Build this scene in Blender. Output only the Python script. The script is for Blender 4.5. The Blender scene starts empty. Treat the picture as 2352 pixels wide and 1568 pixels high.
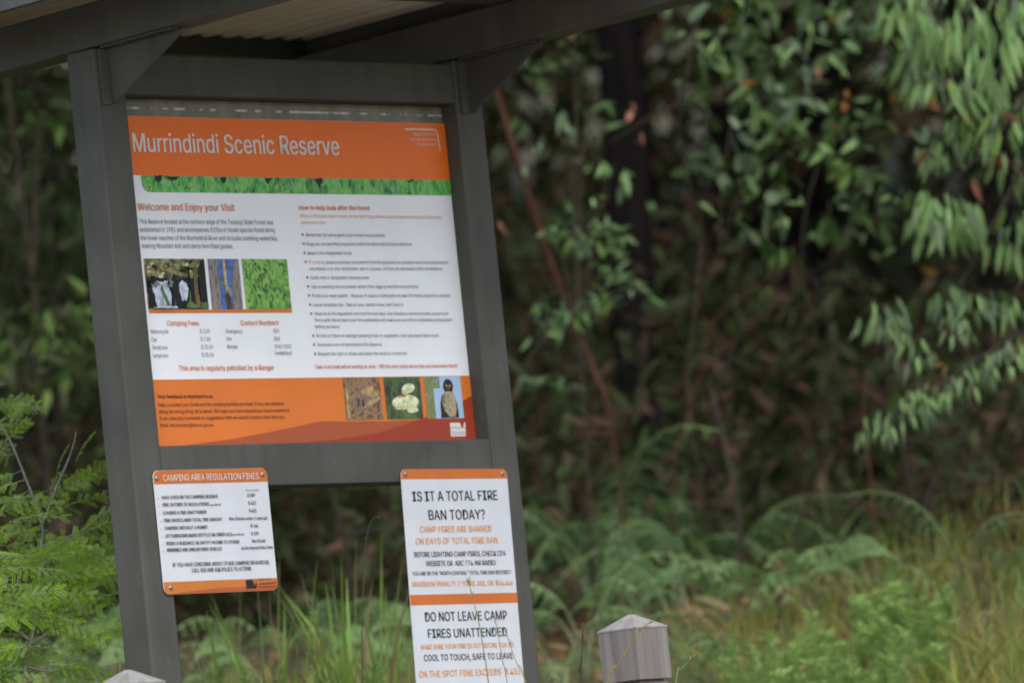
import bpy, bmesh, math, random
import numpy as np
from mathutils import Matrix, Vector
random.seed(7); RNG = np.random.default_rng(11)
S = bpy.context.scene
COL = S.collection
R = math.radians

# ------------------------------------------------------------------ camera, sky, sun, exposure
F_PX = 17265.0 / 2448.0              # focal length in picture widths
PITCH, ROLL = R(5.113), R(5.775)
CAM_Z = -0.35
fw = Vector((0, math.cos(PITCH), math.sin(PITCH)))
up0 = Vector((0, -math.sin(PITCH), math.cos(PITCH)))
rt0 = Vector((1, 0, 0))
cam_r = rt0 * math.cos(ROLL) - up0 * math.sin(ROLL)
cam_u = rt0 * math.sin(ROLL) + up0 * math.cos(ROLL)
cd = bpy.data.cameras.new('camera')
cam = bpy.data.objects.new('camera', cd); COL.objects.link(cam)
cam.matrix_world = Matrix(((cam_r.x, cam_u.x, -fw.x, 0), (cam_r.y, cam_u.y, -fw.y, 0),
                           (cam_r.z, cam_u.z, -fw.z, CAM_Z), (0, 0, 0, 1)))
cd.sensor_width = 36; cd.lens = 36 * F_PX
cd.clip_start = 0.5; cd.clip_end = 2000
cd.dof.use_dof = True; cd.dof.focus_distance = 17.95; cd.dof.aperture_fstop = 3.7
S.camera = cam

SUN_EL, SUN_AZ = R(50), R(163)       # soft overcast light from high above and behind the camera
w = bpy.data.worlds.new('World'); S.world = w; w.use_nodes = True
nt = w.node_tree; bg = nt.nodes['Background']
sky = nt.nodes.new('ShaderNodeTexSky'); sky.sky_type = 'NISHITA'; sky.sun_disc = False
sky.sun_elevation = SUN_EL; sky.sun_rotation = SUN_AZ
sky.dust_density = 1.5; sky.ozone_density = 1.5; sky.air_density = 1.0
hs = nt.nodes.new('ShaderNodeHueSaturation'); hs.inputs['Saturation'].default_value = 0.6   # cloud cover greys the sky
nt.links.new(sky.outputs[0], hs.inputs['Color']); nt.links.new(hs.outputs[0], bg.inputs[0])
bg.inputs[1].default_value = 0.15
ld = bpy.data.lights.new('sun', 'SUN'); ld.energy = 1.4; ld.angle = R(45); ld.color = (1, 0.99, 0.98)
sun = bpy.data.objects.new('sun', ld); COL.objects.link(sun)
sd = Vector((math.sin(SUN_AZ) * math.cos(SUN_EL), math.cos(SUN_AZ) * math.cos(SUN_EL), math.sin(SUN_EL)))
sun.rotation_euler = sd.to_track_quat('Z', 'Y').to_euler(); sun.location = (0, -20, 40)
S.view_settings.view_transform = 'Standard'; S.view_settings.look = 'None'
S.view_settings.gamma = 1; S.view_settings.exposure = 0.78
S.cycles.use_denoising = True; S.cycles.denoising_prefilter = 'ACCURATE'; S.cycles.use_adaptive_sampling = False; S.cycles.filter_width = 1.8
S.cycles.max_bounces = 8; S.cycles.transparent_max_bounces = 4

def at(u, v, Y):
    """world point at depth Y in the direction of a point measured on a 2352 x 1568 copy of the photograph"""
    a = (u - 1176) / 2352 / F_PX; b = (784 - v) / 2352 / F_PX
    d = fw + cam_r * a + cam_u * b
    t = Y / d.y
    return Vector((d.x * t, Y, CAM_Z + d.z * t))

# ------------------------------------------------------------------ materials
def newmat(name):
    m = bpy.data.materials.new(name); m.use_nodes = True
    n = m.node_tree.nodes; l = m.node_tree.links
    return m, n, l, n['Principled BSDF']
def noise_col(n, l, c1, c2, scale, detail=4, stretch=None, lo=.35, hi=.65, coord='Object'):
    tc = n.new('ShaderNodeTexCoord'); mp = n.new('ShaderNodeMapping')
    if stretch: mp.inputs['Scale'].default_value = stretch
    l.new(tc.outputs[coord], mp.inputs[0])
    nz = n.new('ShaderNodeTexNoise'); nz.inputs['Scale'].default_value = scale; nz.inputs['Detail'].default_value = detail
    l.new(mp.outputs[0], nz.inputs['Vector'])
    rp = n.new('ShaderNodeValToRGB'); rp.color_ramp.elements[0].position = lo; rp.color_ramp.elements[1].position = hi
    rp.color_ramp.elements[0].color = (*c1, 1); rp.color_ramp.elements[1].color = (*c2, 1)
    l.new(nz.outputs[0], rp.inputs[0])
    return rp, nz, mp
def mat_flat(name, c, rough=.5, metal=0, var=.12, scale=30):
    m, n, l, p = newmat(name)
    rp, _, _ = noise_col(n, l, tuple(x * (1 - var) for x in c), tuple(min(1, x * (1 + var)) for x in c), scale)
    l.new(rp.outputs[0], p.inputs['Base Color']); p.inputs['Roughness'].default_value = rough; p.inputs['Metallic'].default_value = metal; p.inputs['Specular IOR Level'].default_value = .5 if metal else .2
    return m
def mat_leaf(name, c1, c2, trans=.3, rough=.55, scale=9, spec=.18):
    m, n, l, p = newmat(name)
    rp, _, _ = noise_col(n, l, c1, c2, scale, 3)
    l.new(rp.outputs[0], p.inputs['Base Color']); p.inputs['Roughness'].default_value = rough
    p.inputs['Specular IOR Level'].default_value = spec
    tr = n.new('ShaderNodeBsdfTranslucent'); mx = n.new('ShaderNodeMixShader'); mx.inputs[0].default_value = trans
    l.new(rp.outputs[0], tr.inputs[0]); l.new(p.outputs[0], mx.inputs[1]); l.new(tr.outputs[0], mx.inputs[2])
    l.new(mx.outputs[0], n['Material Output'].inputs[0])
    return m
def mat_paint(name, c):
    m, n, l, p = newmat(name)
    rp, nz, _ = noise_col(n, l, tuple(x * .88 for x in c), tuple(x * 1.12 for x in c), 5, 7)
    r2, _, _ = noise_col(n, l, (.90, .895, .88), (1.04, 1.04, 1.03), 26, 6, (1, 1, .09), .30, .55)      # run-off streaks
    r3, _, _ = noise_col(n, l, (1, 1, 1), (1.5, 1.45, 1.3), 55, 2, None, .70, .80)                      # dust specks
    m1 = n.new('ShaderNodeMix'); m1.data_type = 'RGBA'; m1.blend_type = 'MULTIPLY'; m1.inputs[0].default_value = 1
    m2 = n.new('ShaderNodeMix'); m2.data_type = 'RGBA'; m2.blend_type = 'MULTIPLY'; m2.inputs[0].default_value = 1
    l.new(rp.outputs[0], m1.inputs[6]); l.new(r2.outputs[0], m1.inputs[7]); l.new(m1.outputs[2], m2.inputs[6]); l.new(r3.outputs[0], m2.inputs[7])
    l.new(m2.outputs[2], p.inputs['Base Color']); p.inputs['Roughness'].default_value = .55
    p.inputs['Specular IOR Level'].default_value = .16
    n2 = n.new('ShaderNodeTexNoise'); n2.inputs['Scale'].default_value = 220
    b = n.new('ShaderNodeBump'); b.inputs['Strength'].default_value = .08; b.inputs['Distance'].default_value = .002
    l.new(n2.outputs[0], b.inputs['Height']); l.new(b.outputs[0], p.inputs['Normal'])
    return m
def mat_streak(name, c1, c2, stretch, scale, rough=.7, bump=.3, lo=.3, hi=.7):
    m, n, l, p = newmat(name)
    rp, nz, _ = noise_col(n, l, c1, c2, scale, 6, stretch, lo, hi)
    l.new(rp.outputs[0], p.inputs['Base Color']); p.inputs['Roughness'].default_value = rough; p.inputs['Specular IOR Level'].default_value = .1
    b = n.new('ShaderNodeBump'); b.inputs['Strength'].default_value = bump; b.inputs['Distance'].default_value = .004
    l.new(nz.outputs[0], b.inputs['Height']); l.new(b.outputs[0], p.inputs['Normal'])
    return m
def mat_photo(name, cols, scale, stretch=(1, 1, 1), distort=0, detail=5):
    """a printed snapshot: several printed tones mixed in small irregular patches"""
    m, n, l, p = newmat(name)
    rp, nz, _ = noise_col(n, l, cols[0], cols[-1], scale, detail, stretch, .28, .72)
    nz.inputs['Distortion'].default_value = distort
    for k, c in enumerate(cols[1:-1]):
        e = rp.color_ramp.elements.new(.28 + .44 * (k + 1) / (len(cols) - 1)); e.color = (*c, 1)
    l.new(rp.outputs[0], p.inputs['Base Color']); p.inputs['Roughness'].default_value = .35
    return m

# ------------------------------------------------------------------ mesh builder
class MB:
    def __init__(s): s.v = []; s.f = []; s.m = []; s.n = 0
    def add(s, V, F, mat=0):
        V = np.asarray(V, float).reshape(-1, 3)
        s.v.append(V)
        for f in F: s.f.append(tuple(i + s.n for i in f))
        s.m += list(mat) if hasattr(mat, '__len__') else [mat] * len(F)
        s.n += len(V)
    def many(s, T, F, P, X, Y, Z, L, W, mats, H=None):
        """many copies of a small template (x along, y across, z normal) at points P with frames X, Y, Z"""
        T = np.asarray(T, float); N = len(P)
        H = L if H is None else H
        V = (P[:, None, :] + T[None, :, 0, None] * (X * L[:, None])[:, None, :] + T[None, :, 1, None] * (Y * W[:, None])[:, None, :]
             + T[None, :, 2, None] * (Z * H[:, None])[:, None, :])
        s.v.append(V.reshape(-1, 3)); nt_ = len(T)
        for k in range(N):
            o = s.n + k * nt_
            for f in F: s.f.append(tuple(i + o for i in f))
        s.m += [int(x) for x in np.repeat(mats, len(F))]
        s.n += N * nt_
    def tube(s, pts, rads, sides=6, mat=0, sub=4):
        pts = [Vector(p) for p in pts]
        if sub > 1 and len(pts) > 2:
            q = []; rr = []
            for i in range(len(pts) - 1):
                p0 = pts[max(i - 1, 0)]; p1 = pts[i]; p2 = pts[i + 1]; p3 = pts[min(i + 2, len(pts) - 1)]
                for k in range(sub):
                    t = k / sub
                    q.append(.5 * ((2 * p1) + (p2 - p0) * t + (2 * p0 - 5 * p1 + 4 * p2 - p3) * t * t + (3 * p1 - p0 - 3 * p2 + p3) * t ** 3))
                    rr.append(rads[i] * (1 - t) + rads[i + 1] * t)
            q.append(pts[-1]); rr.append(rads[-1]); pts, rads = q, rr
        V = []; F = []
        for i, p in enumerate(pts):
            d = (pts[min(i + 1, len(pts) - 1)] - pts[max(i - 1, 0)]).normalized()
            a = d.cross(Vector((.31, .95, .05))).normalized(); b = d.cross(a)
            for k in range(sides):
                t = 2 * math.pi * k / sides
                V.append(p + (a * math.cos(t) + b * math.sin(t)) * rads[i])
        for i in range(len(pts) - 1):
            for k in range(sides):
                k2 = (k + 1) % sides
                F.append((i * sides + k, i * sides + k2, (i + 1) * sides + k2, (i + 1) * sides + k))
        F.append(tuple(range(sides - 1, -1, -1))); F.append(tuple((len(pts) - 1) * sides + k for k in range(sides)))
        s.add([tuple(v) for v in V], F, mat)
    def mesh(s, name, mats, smooth=False):
        me = bpy.data.meshes.new(name)
        V = np.concatenate(s.v) if s.v else np.zeros((0, 3))
        me.vertices.add(len(V)); me.vertices.foreach_set('co', V.astype(np.float32).ravel())
        tot = np.array([len(f) for f in s.f], np.int32); st = np.concatenate([[0], np.cumsum(tot)[:-1]]).astype(np.int32)
        me.loops.add(int(tot.sum())); me.loops.foreach_set('vertex_index', np.fromiter((i for f in s.f for i in f), np.int32))
        me.polygons.add(len(tot)); me.polygons.foreach_set('loop_start', st); me.polygons.foreach_set('loop_total', tot)
        for m in mats: me.materials.append(m)
        me.polygons.foreach_set('material_index', np.array(s.m, np.int32))
        me.polygons.foreach_set('use_smooth', np.full(len(tot), smooth))
        me.update(calc_edges=True); me.validate()
        return me
    def build(s, name, mats, parent=None, smooth=False):
        o = bpy.data.objects.new(name, s.mesh(name, mats, smooth)); COL.objects.link(o); o.parent = parent
        return o
def thing(name, label, cat, loc=(0, 0, 0), group=None, rz=0):
    o = bpy.data.objects.new(name, None); COL.objects.link(o); o.location = loc; o.rotation_euler = (0, 0, rz)
    o.empty_display_size = .1
    return tag(o, label, cat, group, 'thing')
def tag(o, label, cat, group=None, kind=None):
    if label: o['label'] = label
    if cat: o['category'] = cat
    if group: o['group'] = group
    if kind: o['kind'] = kind
    return o
def frames(D, U):
    X = D / np.linalg.norm(D, axis=1, keepdims=True)
    Yv = np.cross(U, X); nn = np.linalg.norm(Yv, axis=1, keepdims=True); Yv = Yv / np.maximum(nn, 1e-6)
    return X, Yv, np.cross(X, Yv)
def rnd(n, k=3): return RNG.normal(size=(n, k))

# ------------------------------------------------------------------ terrain
def sm(a, b, t):
    t = np.clip((t - a) / (b - a), 0, 1); return t * t * (3 - 2 * t)
def ground_z(x, y):
    x = np.asarray(x, float); y = np.asarray(y, float)
    z = -1.95 + 1.9 * sm(7, 17.3, y) + .05 * sm(17, 19, y) + .75 * sm(19.3, 25, y) + .7 * sm(24, 34, y) + 5 * sm(33, 62, y) + 40 * sm(60, 220, y)
    z += .12 * np.exp(-((x - 1.9) / 1.3) ** 2 - ((y - 25) / 2.0) ** 2)
    z += (.05 * np.sin(x * 1.7 + y) + .04 * np.sin(x * .9 - y * 1.3 + 1)) * sm(19.5, 24, y)
    return z
MAIN_TEXT=[
('Murrindindi Scenic ', 0.0531, 0.7494, 0.5749, 0.7501, 0.0478, 'w', 0.0),
('Reserve', 0.5755, 0.7517, 0.7851, 0.7508, 0.0503, 'w', 0.0),
('Department of', 1.069, 0.8068, 1.149, 0.8081, 0.0078, 'w', 0.0),
('Sustainability and', 1.0532, 0.7925, 1.1501, 0.794, 0.0078, 'w', 0),
('Environment', 1.079, 0.7798, 1.1498, 0.7809, 0.0078, 'w', 0),
('Welcome and Enjoy your Visit', 0.0498, 0.6008, 0.3882, 0.6016, 0.0182, 'o', 0.012),
('This Reserve located at the northern edge of the Toolangi State Forest was', 0.05, 0.5667, 0.5208, 0.5678, 0.0119, 'g', 0),
('established in 1981 and encompasses 815ha of mixed species forest along', 0.0491, 0.5461, 0.5235, 0.5479, 0.0119, 'g', 0),
('the lower reaches of the Murrindindi River and includes tumbling waterfalls,', 0.0487, 0.5252, 0.5326, 0.5263, 0.0119, 'g', 0),
('soaring Mountain Ash and damp fern filled gullies.', 0.0497, 0.5051, 0.3699, 0.5053, 0.0119, 'g', 0),
('Camping Fees', 0.1116, 0.3084, 0.2223, 0.308, 0.0124, 'o', 0.01),
('Contact Numbers', 0.3694, 0.3083, 0.5045, 0.3083, 0.0125, 'o', 0.01),
('Motorcycle', 0.0533, 0.2884, 0.1129, 0.2887, 0.01, 'g', 0),
('$ 3.00', 0.223, 0.2885, 0.2577, 0.2883, 0.01, 'g', 0),
('Emergency', 0.3149, 0.2881, 0.3736, 0.2879, 0.0101, 'g', 0),
('000', 0.4834, 0.2884, 0.5035, 0.2883, 0.0101, 'g', 0),
('Car', 0.0529, 0.2683, 0.0713, 0.2682, 0.0099, 'g', 0),
('$ 7.00', 0.2229, 0.2684, 0.2573, 0.2683, 0.01, 'g', 0),
('Fire', 0.3149, 0.2685, 0.332, 0.2684, 0.01, 'g', 0),
('000', 0.483, 0.2681, 0.5037, 0.268, 0.0101, 'g', 0),
('Small bus', 0.0534, 0.2479, 0.1052, 0.2481, 0.0099, 'g', 0),
('$ 20.00', 0.2228, 0.2484, 0.2644, 0.2482, 0.01, 'g', 0),
('Ranger', 0.3146, 0.2491, 0.3525, 0.2489, 0.01, 'g', 0),
('5962 9203', 0.483, 0.2482, 0.5415, 0.2478, 0.0101, 'g', 0),
('Large bus', 0.0531, 0.228, 0.1048, 0.2277, 0.0099, 'g', 0),
('$ 35.00', 0.2221, 0.2282, 0.264, 0.2279, 0.01, 'g', 0),
('(weekdays)', 0.4821, 0.232, 0.5417, 0.2317, 0.0101, 'g', 0),
('This area is regularly patrolled by a Ranger', 0.1376, 0.1938, 0.4728, 0.1929, 0.0131, 'o', 0.012),
('Your feedback is important to us.', 0.0543, 0.1244, 0.2483, 0.1231, 0.009, 'k', 0.02),
('Help us protect your forest and the camping facilities provided. If you see someone', 0.0547, 0.1031, 0.4961, 0.1019, 0.0091, 'k', 0),
('doing the wrong thing, let us know. We hope you have enjoyed your bush experience.', 0.0547, 0.0861, 0.5148, 0.0842, 0.0091, 'k', 0),
('If you have any comments or suggestions then we would to love to hear from you.', 0.0541, 0.0691, 0.4958, 0.0675, 0.0091, 'k', 0),
('Email: msr.recovery@dse.vic.gov.au', 0.0541, 0.0518, 0.2386, 0.0505, 0.009, 'k', 0),
('How to help look after the forest', 0.6189, 0.6063, 0.8782, 0.6079, 0.0121, 'o', 0.018),
("When in Victoria's State Forests, do the right thing. Please help to protect the forests by following", 0.6197, 0.587, 1.1406, 0.5874, 0.0088, 'l', 0),
('some basic rules:', 0.6203, 0.5699, 0.7103, 0.5706, 0.0088, 'l', 0),
('Remember all native plants and animals are protected', 0.6347, 0.5378, 0.9216, 0.5379, 0.0088, 'g', 0),
('Dogs are not permitted anywhere within the Murrindindi Scenic Reserve', 0.6343, 0.5142, 1.0195, 0.5153, 0.0088, 'g', 0),
('Keep to the designated tracks', 0.6348, 0.4905, 0.7949, 0.4911, 0.0088, 'g', 0),
('If camping,', 0.6345, 0.467, 0.6946, 0.4668, 0.0088, 'l', 0),
('please purchase your permit from the payment box situated next to the notice board', 0.6983, 0.4668, 1.1491, 0.4675, 0.0088, 'g', 0),
('and display it on your windscreen, tent or caravan. All fees are reinvested within the Reserve.', 0.635, 0.4497, 1.1257, 0.4509, 0.0088, 'g', 0),
('Camp only in designated camping areas', 0.6359, 0.4269, 0.85, 0.4272, 0.0088, 'g', 0),
('Use an existing site and please refrain from digging trenches around tents', 0.6359, 0.4032, 1.0276, 0.4038, 0.0088, 'g', 0),
('Protect our water quality - Dispose of soaps or detergents at least 50 metres away from streams', 0.6355, 0.3797, 1.1457, 0.3801, 0.0088, 'g', 0),
("Leave campsites tidy. Take all your rubbish home, don't bury it.", 0.6358, 0.3562, 0.9673, 0.3564, 0.0088, 'g', 0),
('Observe all fire regulations and total fire ban days. Use fireplaces where provided, ensure your', 0.6372, 0.3333, 1.1312, 0.3327, 0.0088, 'g', 0),
('fire is safe. Never leave your fire unattended and make sure your fire is completely extinguished', 0.6365, 0.3166, 1.1407, 0.3159, 0.0088, 'g', 0),
('before you leave.', 0.6358, 0.2997, 0.7244, 0.2993, 0.0087, 'g', 0),
('Do not cut down or damage standing trees or vegetation. Use only dead fallen wood.', 0.6365, 0.2761, 1.0889, 0.2748, 0.0088, 'g', 0),
('Generators are not permitted in this Reserve', 0.6366, 0.2531, 0.8707, 0.2523, 0.0087, 'g', 0),
('Respect the right of others and keep the noise to a minimum', 0.6366, 0.2291, 0.9613, 0.2287, 0.0088, 'g', 0),
('Take a last look before leaving an area - Will the next visitor know that you have been there?', 0.6204, 0.1951, 1.1472, 0.194, 0.01, 'o', 0.008),
('Victoria', 1.0996, 0.0162, 1.1473, 0.016, 0.0081, 'm', 0.01),
]
BULLETS=[
(0.6228, 0.5423),
(0.6234, 0.5188),
(0.6236, 0.4951),
(0.6236, 0.4716),
(0.6244, 0.4316),
(0.6241, 0.4082),
(0.6243, 0.3845),
(0.6249, 0.361),
(0.6253, 0.3373),
(0.6249, 0.2802),
(0.6251, 0.2574),
(0.6257, 0.2334),
]
FINES_TEXT=[
('CAMPING AREA REGULATION FINES', -0.008, -0.0907, 0.3246, -0.0915, 0.0156, 'w', 0.004),
('(fines penalties)', 0.2757, -0.1217, 0.322, -0.1219, 0.0051, 'g', 0),
('HAVE A DOG IN THE CAMPING RESERVE', -0.018, -0.1357, 0.1758, -0.1363, 0.0084, 'k', 0.02),
('$ 389', 0.2792, -0.1361, 0.3057, -0.1362, 0.0081, 'k', 0.02),
('FIRE OUTSIDE OF REGULATIONS', -0.0183, -0.1539, 0.1426, -0.1551, 0.0084, 'k', 0.02),
('(per offence)', 0.1465, -0.1563, 0.1827, -0.1555, 0.005, 'k', 0.02),
('$ 433', 0.2797, -0.1557, 0.3062, -0.1558, 0.0081, 'k', 0.02),
('LEAVING A FIRE UNATTENDED', -0.0185, -0.1744, 0.1305, -0.175, 0.0084, 'k', 0.02),
('$ 433', 0.2793, -0.1753, 0.3052, -0.1754, 0.0081, 'k', 0.02),
('FIRE ON DECLARED TOTAL FIRE BAN DAY', -0.0185, -0.1933, 0.1832, -0.1945, 0.0084, 'k', 0.02),
('Max $34646 and/or 2 years jail.', 0.2081, -0.1933, 0.3426, -0.1947, 0.0076, 'k', 0.02),
('CAMPING WITHOUT A PERMIT', -0.0182, -0.2127, 0.13, -0.2135, 0.0084, 'k', 0.02),
('$ 144', 0.2799, -0.2133, 0.3064, -0.2135, 0.008, 'k', 0.02),
('LITTERING/BREAKING BOTTLES IN FIREPLACE', -0.0183, -0.2321, 0.2113, -0.2331, 0.0084, 'k', 0.02),
('(per offence)', 0.2124, -0.2324, 0.2534, -0.2325, 0.005, 'k', 0.02),
('$ 289', 0.2798, -0.2329, 0.306, -0.2331, 0.008, 'k', 0.02),
('BEING A NUISANCE OR SAFETY HAZARD TO OTHERS', -0.0177, -0.251, 0.2357, -0.2528, 0.0084, 'k', 0.02),
('Max $1440', 0.2805, -0.2516, 0.3274, -0.2521, 0.0076, 'k', 0.02),
('MINIBIKES AND UNREGISTERED VEHICLES', -0.0177, -0.2674, 0.1716, -0.2689, 0.0084, 'k', 0.02),
('As Per Normal Police fines', 0.2399, -0.269, 0.3518, -0.2689, 0.0076, 'k', 0.02),
('IF YOU HAVE CONCERNS ABOUT OTHER CAMPERS BEHAVIOUR,', -0.0031, -0.3058, 0.333, -0.3077, 0.0096, 'k', 0.015),
('CALL 000 AND ASK POLICE TO ATTEND.', 0.0612, -0.3213, 0.2694, -0.322, 0.0096, 'k', 0.015),
('Department of', 0.2903, -0.3487, 0.3345, -0.3485, 0.0046, 'k', 0),
('Sustainability and', 0.289, -0.3583, 0.3428, -0.3582, 0.0046, 'k', 0),
('Environment', 0.2878, -0.3675, 0.3464, -0.3676, 0.0046, 'k', 0),
]
FINES_DOTS=[
(-0.0312, -0.1338),
(-0.0306, -0.1532),
(-0.03, -0.1721),
(-0.0301, -0.1919),
(-0.0305, -0.2113),
(-0.0306, -0.2306),
(-0.03, -0.25),
(-0.03, -0.2666),
]
BAN_TEXT=[
('IS IT A TOTAL FIRE', 0.8726, -0.1598, 1.1885, -0.1626, 0.0252, 'd', 0.012),
('BAN TODAY?', 0.9254, -0.209, 1.1348, -0.2119, 0.0252, 'd', 0.012),
('CAMP FIRES ARE BANNED', 0.8884, -0.2407, 1.1541, -0.2448, 0.0159, 'y', 0.012),
('ON DAYS OF TOTAL FIRE BAN', 0.8683, -0.2712, 1.1722, -0.2755, 0.0159, 'y', 0.012),
('BEFORE LIGHTING CAMP FIRES, CHECK CFA', 0.8574, -0.3041, 1.1978, -0.3094, 0.013, 'k', 0.01),
('WEBSITE OR  ABC 774 AM RADIO', 0.8979, -0.3284, 1.1569, -0.3329, 0.0129, 'k', 0.01),
('YOU ARE IN THE "NORTH CENTRAL" TOTAL FIRE BAN DISTRICT', 0.8439, -0.3516, 1.2112, -0.3576, 0.0096, 'k', 0.01),
('MAXIMUM PENALTY 2 YEARS JAIL OR  $34,646', 0.8414, -0.3803, 1.2135, -0.3868, 0.0129, 'y', 0.012),
('DO NOT LEAVE CAMP', 0.875, -0.4715, 1.1789, -0.4767, 0.0236, 'd', 0.012),
('FIRES UNATTENDED', 0.8794, -0.5148, 1.1728, -0.5193, 0.0229, 'd', 0.012),
('MAKE SURE YOUR FIRE IS OUT BEFORE YOU GO', 0.8498, -0.5424, 1.1943, -0.5484, 0.0118, 'y', 0.012),
('COOL TO TOUCH, SAFE TO LEAVE', 0.8559, -0.5732, 1.186, -0.5794, 0.0159, 'k', 0.012),
('ON THE SPOT FINE EXCEEDS  $ 433', 0.8318, -0.6145, 1.2091, -0.6205, 0.0162, 'y', 0.014),
]

# ------------------------------------------------------------------ noticeboard shelter
KLOC = Vector((-0.93726, 18.02763, 1.09)); KROT = R(46.5447)
def kthing(name, label, cat, group=None): return thing(name, label, cat, KLOC, group, KROT)
M_post = mat_paint('grey_paint', (.080, .079, .069))
M_roof = mat_streak('corrugated_steel', (.66, .55, .42), (.78, .67, .53), (1, .05, 1), 8, .5, .05)
M_trim = mat_paint('steel_trim', (.075, .08, .078))
M_steel = mat_flat('bolt_steel', (.35, .33, .31), .4, .8, .2, 300)

def prism(mb, quad_xy_bottom, top):
    V = list(quad_xy_bottom) + list(top); n = len(quad_xy_bottom)
    F = [tuple(range(n - 1, -1, -1)), tuple(range(n, 2 * n))] + [(i, (i + 1) % n, n + (i + 1) % n, n + i) for i in range(n)]
    mb.add(V, F)
def bevel_build(name, mb, mats, parent, wd=.003, seg=2):
    o = mb.build(name, mats, parent)
    bm = bmesh.new(); bm.from_mesh(o.data)
    bmesh.ops.recalc_face_normals(bm, faces=bm.faces)
    if wd: bmesh.ops.bevel(bm, geom=list(bm.edges), offset=wd, segments=seg, profile=.5, affect='EDGES', clamp_overlap=True)
    bm.to_mesh(o.data); bm.free()
    return o
def kbox(name, x, y, z, parent, m=None, wd=.003):
    """box in the shelter's frame; z may be two numbers or a function giving (low, high) at a given y"""
    zf = z if callable(z) else (lambda yy: z)
    mb = MB(); (x0, x1), (y0, y1) = x, y
    a, b = zf(y0), zf(y1)
    prism(mb, [(x0, y0, a[0]), (x1, y0, a[0]), (x1, y1, b[0]), (x0, y1, b[0])],
          [(x0, y0, a[1]), (x1, y0, a[1]), (x1, y1, b[1]), (x0, y1, b[1])])
    return bevel_build(name, mb, [m or M_post], parent, wd)

shelter = kthing('noticeboard_shelter', 'grey painted steel noticeboard shelter with corrugated roof on two square posts', 'shelter')
kbox('post', (-.1, 0), (-.05, .05), (-1.45, 1.0025), shelter, wd=.006)
kbox('post', (1.19, 1.29), (-.05, .05), (-1.35, 1.0025), shelter, wd=.006)
kbox('rail', (.0005, 1.1895), (-.049, .049), (-.108, -.0012), shelter)
kbox('beam', (.0005, 1.1895), (-.049, .049), (.887, .989), shelter)
zr = lambda y: (1.004 - .024 * y, 1.116 - .024 * y)
kbox('rafter', (-.099, -.001), (-.93, .95), zr, shelter, wd=.005)
kbox('rafter', (1.191, 1.289), (-.93, .95), zr, shelter, wd=.005)
zp = lambda y: (1.117 - .024 * y, 1.166 - .024 * y)
for y0 in (.55, -.31, -.91): kbox('purlin', (-.395, 1.585), (y0, y0 + .1), zp, shelter, wd=.002)
kbox('shade_stripe_batten', (1.245, 1.285), (-.205, .545), lambda y: (1.1175 - .024 * y, 1.163 - .024 * y), shelter, wd=.002)  # box added to form the dark shadow stripe under the roof sheet
for xc in (-.05, 1.24):
    mb = MB()
    P2 = [(-.0515, .862), (-.0515, 1.0045), (-.335, 1.0115), (-.335, 1.005), (-.064, .862)]
    prism(mb, [(xc - .005, a, b) for a, b in P2], [(xc + .005, a, b) for a, b in P2])
    g = bevel_build('gusset_bracket', mb, [M_post], shelter, .0015, 1)
    kbox('flange', (xc - .036, xc - .006), (-.0565, -.0505), (.858, 1.0), g, wd=.001)
    kbox('flange', (xc - .036, xc - .006), (-.32, -.06), lambda y: (.9985 - .024 * y, 1.0035 - .024 * y), g, wd=.001)
# corrugated sheet: waves across x, laid along y
mb = MB(); xs = np.arange(-.399, 1.59, .0095)
wav = .0115 * np.sin(xs / .0762 * 2 * math.pi + .9)
ys = [-.99, -.7, -.35, 0, .45, .9, 1.02]
nx = len(xs)
for th in (0, .0014):
    V = [(x, y, 1.1765 - .024 * y + h + th) for y in ys for x, h in zip(xs, wav)]
    mb.add(V, [(j * nx + i, j * nx + i + 1, (j + 1) * nx + i + 1, (j + 1) * nx + i) for j in range(len(ys) - 1) for i in range(nx - 1)])
rs = mb.build('roof_sheet', [M_roof], shelter, smooth=True)
for x0, s in ((-.404, 1), (1.594, -1)):
    bf = kbox('barge_flashing', (min(x0, x0 - s * .006), max(x0, x0 - s * .006)), (-1.01, 1.04), lambda y: (1.082 - .024 * y, 1.215 - .024 * y), shelter, M_trim, .001)
    kbox('flashing_lip', (min(x0 + s * .001, x0 + s * .022), max(x0 + s * .001, x0 + s * .022)), (-1.01, 1.04), lambda y: (1.084 - .024 * y, 1.088 - .024 * y), bf, M_post, .001)
# weathered translucent-looking backing with a line of pale drips along its top
m, n, l, p = newmat('weathered_backing')
rp, nz, _ = noise_col(n, l, (.115, .115, .07), (.20, .185, .135), 22, 5, (1, 1, .08))
tc = n.new('ShaderNodeTexCoord'); sx = n.new('ShaderNodeSeparateXYZ'); l.new(tc.outputs['Object'], sx.inputs[0])
ln = n.new('ShaderNodeMath'); ln.operation = 'COMPARE'; ln.inputs[1].default_value = .8625; ln.inputs[2].default_value = .0028
l.new(sx.outputs['Z'], ln.inputs[0])
r2, n2, _ = noise_col(n, l, (0, 0, 0), (1, 1, 1), 26, 5, (1, 1, .3), .46, .56)
mu = n.new('ShaderNodeMath'); mu.operation = 'MULTIPLY'; l.new(ln.outputs[0], mu.inputs[0]); l.new(r2.outputs[0], mu.inputs[1])
mx = n.new('ShaderNodeMix'); mx.data_type = 'RGBA'; l.new(mu.outputs[0], mx.inputs[0]); l.new(rp.outputs[0], mx.inputs[6]); mx.inputs[7].default_value = (.52, .5, .47, 1)
l.new(mx.outputs[2], p.inputs['Base Color']); p.inputs['Roughness'].default_value = .4
kbox('backing_panel', (.0006, 1.1894), (.0065, .02), (0, .8865), shelter, m, .0005)

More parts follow.
